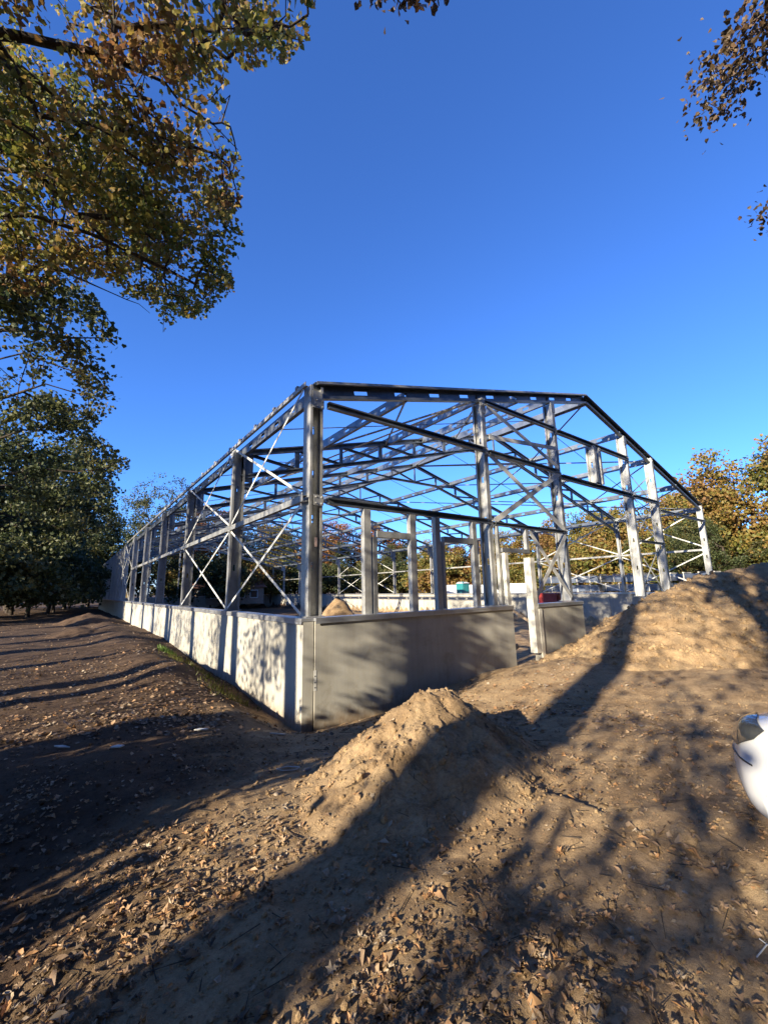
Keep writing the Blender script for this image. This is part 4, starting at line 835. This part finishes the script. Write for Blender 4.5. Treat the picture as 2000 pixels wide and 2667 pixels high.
# white vans / containers far behind
WH = flat('white_paint', (.7, .7, .7), .4, 0, .08); GL = flat('dark_glass', (.02, .025, .03), .1)
def van(az, d, label, turn):
    x, y = ray_xy(az, d); g = -1.2; c0, s0 = math.cos(turn), math.sin(turn); t = thing('parked_van', label, 'van', (x, y, g), 'vans parked behind the hall')
    prof = [(-2.4, .35), (2.3, .35), (2.45, .7), (2.3, 1.05), (1.5, 1.2), (.95, 1.95), (-2.35, 2.0), (-2.45, 1.2)]
    def wp(a, b, z): return (x+a*c0-b*s0, y+a*s0+b*c0, g+z)
    mb = MB(); n = len(prof); V = [wp(a, -.9, z) for a, z in prof]+[wp(a, .9, z) for a, z in prof]; mb.add(V, [list(range(n)), [n+i for i in range(n)][::-1]]+[[i, n+i, n+(i+1) % n, (i+1) % n] for i in range(n)]); mb.build('body', WH, t)
    for s in (-1, 1):
        b = s*.905
        mb = MB(); mb.add([wp(-.1, b, 1.25), wp(1.2, b, 1.25), wp(.85, b, 1.82), wp(-.1, b, 1.82)], [[0, 1, 2, 3]]); mb.build('side_window', GL, t)
        for a in (-1.5, 1.55):
            mb = MB(); mb.tube([wp(a, s*.72, .34), wp(a, s*.93, .34)], .34, 16); w = mb.build('wheel', DK, t); mb = MB(); mb.tube([wp(a, s*.93, .34), wp(a, s*.94, .34)], .18, 12); mb.build('rim', SHEET, w)
    mb = MB(); mb.add([wp(1.56, -.75, 1.22), wp(1.56, .75, 1.22), wp(1.03, .75, 1.9), wp(1.03, -.75, 1.9)], [[0, 1, 2, 3]]); mb.build('windshield', GL, t)
van(46.0, 56, 'white van parked behind the far wall, left of the teal toilet', 1.0); van(55.3, 54, 'white van behind the far wall seen beside the pale door jamb', .4); van(50.6, 60, 'white van furthest off, behind the tall gable post', -.5)
# bundles of wrapped steel sheets stacked beyond the right wall
BLUE = flat('wrapped_steel_sheets', (.13, .155, .21), .3, .6, .35, 2.5); STRP = flat('pale_batten', (.5, .48, .44), .7)
bi = 0
for lay_, (az0, az1, dd) in enumerate(((57.0, 63.4, 30.5), (64.2, 70.4, 31.5), (71.0, 76.5, 33.0))):
    (xa, ya), (xb_, yb_) = ray_xy(az0, dd), ray_xy(az1, dd-1.0); xa, xb_ = max(xa, 23.6), max(xb_, 24.4); e = unit((xb_-xa, yb_-ya, 0)); nn = np.array((-e[1], e[0], 0)); L = math.hypot(xb_-xa, yb_-ya)
    for lv in range(4):
        z0 = -1.15+lv*.58; c = np.array((xa, ya, 0))+e*L/2+np.array((0, 0, z0+.27))+nn*rng.uniform(-.15, .15)+e*rng.uniform(-.2, .2)
        t = thing('sheet_bundle', ['lowest', 'second', 'third', 'topmost'][lv]+' bundle of grey-blue steel sheets in the '+['left', 'middle', 'right'][lay_]+' stack beyond the far wall', 'steel bundle', c-np.array((0, 0, .27)), 'stacked bundles of steel sheets'); bi += 1
        for k in range(5):
            mb = MB(); mb.box(c+np.array((0, 0, -.2+k*.085)), e*(L/2-.02*k), nn*(.55-.01*(k % 2)), (0, 0, .036)); mb.build('steel_sheet', BLUE, t)
        for f in (-.7, -.25, .25, .7):
            mb = MB(); mb.box(c+e*L/2*f+np.array((0, 0, .245)), e*.06, nn*.57, (0, 0, .03)); mb.build('batten', STRP, t)
            mb = MB(); mb.box(c+e*L/2*f-nn*.565+np.array((0, 0, -.01)), e*.025, nn*.004, (0, 0, .25)); mb.build('strap', STRP, t)
# houses behind
def house(az0, az1, d, label, zw, zr, rcol, gable_front=False):
    (xa, ya), (xb_, yb_) = ray_xy(az0, d), ray_xy(az1, d); e = unit((xb_-xa, yb_-ya, 0)); nn = np.array((-e[1], e[0], 0)); L = math.hypot(xb_-xa, yb_-ya); A = np.array((xa, ya, 0.)); dp = 8.0; g = -1.3
    t = thing('brick_house', label, 'house', (*(A+e*L/2+nn*dp/2)[:2], g)); BR = flat('house_wall', (.30, .22, .17), .85, 0, .2, 2); RF = flat('house_roof', rcol, .85, 0, .25, 3)
    def P(a, b, z): q = A+e*a+nn*b; return (q[0], q[1], z)
    mb = MB(); mb.add([P(0, 0, g), P(L, 0, g), P(L, dp, g), P(0, dp, g), P(0, 0, zw), P(L, 0, zw), P(L, dp, zw), P(0, dp, zw)], BF.tolist()); mb.build('wall', BR, t)
    o_ = .4; mb = MB(); ins = 1.8
    V = [P(-o_, -o_, zw), P(L+o_, -o_, zw), P(L+o_, dp+o_, zw), P(-o_, dp+o_, zw), P(ins, dp/2, zr), P(L-ins, dp/2, zr), P(-o_, -o_, zw-.12), P(L+o_, -o_, zw-.12), P(L+o_, dp+o_, zw-.12), P(-o_, dp+o_, zw-.12)]
    mb.add(V, [[0, 1, 5, 4], [1, 2, 5], [2, 3, 4, 5], [3, 0, 4], [6, 9, 8, 7], [6, 7, 1, 0], [7, 8, 2, 1], [8, 9, 3, 2], [9, 6, 0, 3]]); rf = mb.build('roof', RF, t)
    mb = MB(); c = A+e*L*.3+nn*dp*.5; mb.abox(c[0]-.35, c[0]+.35, c[1]-.35, c[1]+.35, zr-1.2, zr+.5); mb.build('chimney', BR, rf)
    for k, f in enumerate(np.linspace(.14, .86, 5)):
        c = A+e*L*f-nn*.02; c[2] = (zw+g)/2+.2; mb = MB(); mb.box(c, e*.55, nn*.03, (0, 0, .6)); w = mb.build('window', WH, t); mb = MB(); mb.box(c-nn*.04, e*.46, nn*.008, (0, 0, .5)); mb.build('pane', GL, w)
    return t
house(12.2, 21.0, 66, 'low brick house with a reddish brown hipped roof behind the long wall', 1.2, 4.0, (.24, .12, .09))
house(35.3, 38.5, 84, 'small far house with a pinkish roof seen through the first window opening', .7, 2.4, (.42, .25, .18))
house(44.0, 52.0, 92, 'far low house with a grey-brown roof behind the parked vans', 1.0, 3.0, (.28, .22, .19))
# planks leaning inside the door gap
WOOD = flat('weathered_wood', (.30, .22, .14), .8)
mb = MB(); mb.box((6.0, .55, -1.45), (.02, .0, 0), (0, .5, -.42), (0, .035, .04)); tagit(mb.build('timber_plank', WOOD), 'single plank leaning down inside the door gap', 'plank')
mb = MB(); mb.box((13.2, 4.2, -1.3), (.02, 0, 0), (.1, 1.4, .75), (0, -.03, .05)); tagit(mb.build('timber_prop', WOOD), 'dark timber prop leaning near the far wall behind the soil heap', 'prop')

# ---------------------------------------------------------------- white car at the right edge
def make_car(loc, heading, zg):
    """local: x forward (nose at 0, tail at -4.1), y left, z up"""
    t = thing('parked_car', 'white car parked at the right edge, only its front corner in view', 'car', (loc[0], loc[1], zg)); c0, s0 = math.sin(R_(heading)), math.cos(R_(heading))
    def wp(a, b, z): return (loc[0]+a*c0-b*s0, loc[1]+a*s0+b*c0, zg+z)
    PAINT, tt, bb = mat('white_car_paint', .18, 0, .5); bb.inputs['Base Color'].default_value = (.60, .61, .62, 1); bb.inputs['Coat Weight'].default_value = .7; bb.inputs['Coat Roughness'].default_value = .05
    GLS, tt, bb = mat('car_glass', .04, 0, .6); bb.inputs['Base Color'].default_value = (.012, .016, .018, 1)
    LMP, tt, bb = mat('headlight_lens', .08, .2, .6); bb.inputs['Base Color'].default_value = (.05, .055, .06, 1); bb.inputs['Coat Weight'].default_value = 1
    xs = np.array([0, -.04, -.12, -.25, -.45, -.7, -.95, -1.2, -1.5, -1.8, -2.2, -2.7, -3.2, -3.6, -3.9, -4.05, -4.1])
    hw = np.interp(-xs, [0, .04, .12, .25, .45, .8, 1.5, 3.4, 3.8, 4.0, 4.1], [.42, .56, .68, .765, .82, .855, .875, .87, .82, .74, .6])
    zb = np.interp(-xs, [0, .2, .6, 3.6, 4.1], [.26, .21, .20, .21, .30])
    zs = np.interp(-xs, [0, .04, .12, .25, .45, .8, 1.2, 2.5, 3.5, 4.0, 4.1], [.56, .66, .74, .80, .845, .90, .94, .98, 1.0, .96, .86])
    zr_ = np.interp(-xs, [0, .04, .12, .25, .45, .8, 1.15, 1.55, 2.0, 2.7, 3.3, 3.75, 4.0, 4.1], [.58, .69, .775, .84, .895, .965, 1.02, 1.24, 1.43, 1.47, 1.42, 1.24, 1.0, .88])
    rows = []
    for i, x in enumerate(xs):
        h, b, s, r = hw[i], zb[i], zs[i], zr_[i]; gh = max(0.0, min(1.0, (r-s-.08)/.3))   # how much greenhouse
        cs = [(0, b), (h*.75, b), (h*.94, b+.03), (h*.99, b+.12), (h*1.0, (b+s)/2), (h*.995, s-.10), (h*.975, s-.03), (h*.93, s+.005)]
        k1 = (1-gh)*.80+gh*.90; k2 = (1-gh)*.55+gh*.72; k3 = (1-gh)*.3+gh*.5
        cs += [(h*k1, s+(r-s)*(.35*(1-gh)+.12*gh)), (h*k2, s+(r-s)*(.75*(1-gh)+.86*gh)), (h*k3, s+(r-s)*(.93*(1-gh)+.975*gh)), (0, r)]
        rows.append(cs)
    k = len(rows[0]); V = []; F = []
    for s in (1, -1):
        base = len(V)
        for i, cs in enumerate(rows):
            for (yy, zz) in cs: V.append((xs[i]-abs(yy)**3*.22*(1 if i < 4 else 0)-(.20*max(0, (zz-.52)/.35)**1.5+.10*max(0, (.36-zz)/.15))*max(0, 1+xs[i]/.5), s*yy, zz))
        for i in range(len(xs)-1):
            for j in range(k-1):
                q = [base+i*k+j, base+i*k+j+1, base+(i+1)*k+j+1, base+(i+1)*k+j]; F.append((q if s > 0 else q[::-1], i, j))
        f = [base+j for j in range(k)]; F.append((f[::-1] if s > 0 else f, -1, -1)); f = [base+(len(xs)-1)*k+j for j in range(k)]; F.append((f if s > 0 else f[::-1], -1, -1))
    glass = lambda i, j: (j == 8 and 8 <= i <= 12) or (j in (9, 10) and i in (7, 8)) or (j in (9, 10) and i in (12, 13)) or (j == 8 and i in (7,)) 
    body = [f for f, i, j in F]; me = bpy.data.meshes.new('body'); me.from_pydata([wp(*v) for v in V], [], body); me.materials.append(PAINT)
    import bmesh
    bm = bmesh.new(); bm.from_mesh(me); bmesh.ops.remove_doubles(bm, verts=bm.verts, dist=.0005); bmesh.ops.recalc_face_normals(bm, faces=bm.faces); bm.to_mesh(me); bm.free()
    for p in me.polygons: p.use_smooth = True
    w0 = Vector(wp(-2, 0, 0)); me.transform(Matrix.Translation(-w0)); bo = bpy.data.objects.new('body', me); link(bo, t, w0)
    sb = bo.modifiers.new('smooth', 'SUBSURF'); sb.levels = sb.render_levels = 2
    for s in (1, -1):
        for a in (-.98, -3.40):     # wheel arch recess cut into the body, then the wheel
            mb = MB(); mb.tube([wp(a, s*.60, .31), wp(a, s*1.0, .31)], .36, 28); cut = mb.build('arch_cutter', DK)
            bm_ = bo.modifiers.new('arch', 'BOOLEAN'); bm_.object = cut; bm_.operation = 'DIFFERENCE'; bm_.solver = 'EXACT'; cuts.append(cut)
    dg = bpy.context.evaluated_depsgraph_get(); nm = bpy.data.meshes.new_from_object(bo.evaluated_get(dg)); bo.modifiers.clear(); bo.data = nm
    if not nm.materials: nm.materials.append(PAINT)
    for c in cuts: bpy.data.objects.remove(c)
    cuts.clear()
    for s in (1, -1):
        for a in (-.98, -3.40):
            mb = MB(); mb.tube([wp(a, s*.63, .31), wp(a, s*.66, .31), wp(a, s*.82, .31), wp(a, s*.845, .31)], [.27, .305, .305, .28], 28); w = mb.build('wheel', DK, t, None, True)
            mb = MB(); mb.tube([wp(a, s*.84, .31), wp(a, s*.85, .31)], [.2, .19], 20)
            for q in range(5): th = q*1.2566; mb.box(wp(a+.1*math.cos(th), s*.853, .31+.1*math.sin(th)), np.array((c0, s0, 0))*.09*math.cos(th)+np.array((0, 0, .09*math.sin(th))), np.array((-s0, c0, 0))*.006, -np.array((c0, s0, 0))*.018*math.sin(th)+np.array((0, 0, .018*math.cos(th))))
            mb.build('rim', SHEET, w)
    # panes and lamps follow the shell, 5 mm proud of it
    def pane(nm_, pts, m):
        import bmesh
        bm = bmesh.new(); vs = [bm.verts.new(wp(*p)) for p in pts]; bm.faces.new(vs); bmesh.ops.triangulate(bm, faces=bm.faces)
        for _ in range(4): bmesh.ops.subdivide_edges(bm, edges=bm.edges, cuts=1, use_grid_fill=True)
        pm = bpy.data.meshes.new(nm_); bm.to_mesh(pm); bm.free(); pm.materials.append(m); w1 = Vector(wp(*pts[0])); pm.transform(Matrix.Translation(-w1)); po = bpy.data.objects.new(nm_, pm); link(po, t, w1)
        for p in pm.polygons: p.use_smooth = True
        bpy.context.view_layer.update(); sw = po.modifiers.new('fit', 'SHRINKWRAP'); sw.target = bo; sw.offset = .006; sw.wrap_mode = 'ABOVE_SURFACE'
        so_ = po.modifiers.new('thick', 'SOLIDIFY'); so_.thickness = .004
        dg = bpy.context.evaluated_depsgraph_get(); nm = bpy.data.meshes.new_from_object(po.evaluated_get(dg)); po.modifiers.clear(); po.data = nm; return po
    for s in (1, -1):
        pane('side_window', [(-1.30, s*.84, 1.02), (-2.25, s*.84, 1.05), (-2.25, s*.70, 1.36), (-1.80, s*.70, 1.32)], GLS)
        pane('side_window', [(-2.33, s*.84, 1.05), (-3.3, s*.82, 1.06), (-3.1, s*.70, 1.32), (-2.33, s*.70, 1.37)], GLS)
        hl = pane('headlight', [(-.26, s*.66, .62), (-.30, s*.56, .74), (-.42, s*.62, .83), (-.56, s*.74, .86), (-.70, s*.84, .82), (-.60, s*.87, .74), (-.42, s*.82, .65)], LMP)
        mb = MB(); mb.tube([wp(-1.45, s*.87, .98), wp(-1.45, s*1.0, 1.0)], [.03, .03], 6); mb.box(wp(-1.42, s*1.03, 1.03), np.array((c0, s0, 0))*.05, np.array((-s0, c0, 0))*.09, (0, 0, .06)); mb.build('mirror', PAINT, t)
    for s in (1, -1):
        pane('panel_gap', [(-.34, s*.50, .86), (-.34, s*.515, .86), (-1.15, s*.70, 1.02), (-1.15, s*.685, 1.02)], DK)
        pane('panel_gap', [(-.05, s*.70, .575), (-.05, s*.70, .565), (-.55, s*.86, .565), (-.55, s*.86, .575)], DK)
    pane('windshield', [(-1.15, -.62, 1.035), (-1.15, .62, 1.035), (-1.93, .50, 1.435), (-1.93, -.50, 1.435)], GLS)
    pane('bumper_grille', [(-.05, -.40, .32), (-.05, .40, .32), (-.02, .40, .46), (-.02, -.40, .46)], DK)
    return t
cuts = []
make_car((1.14, -5.90), 38, -1.25)
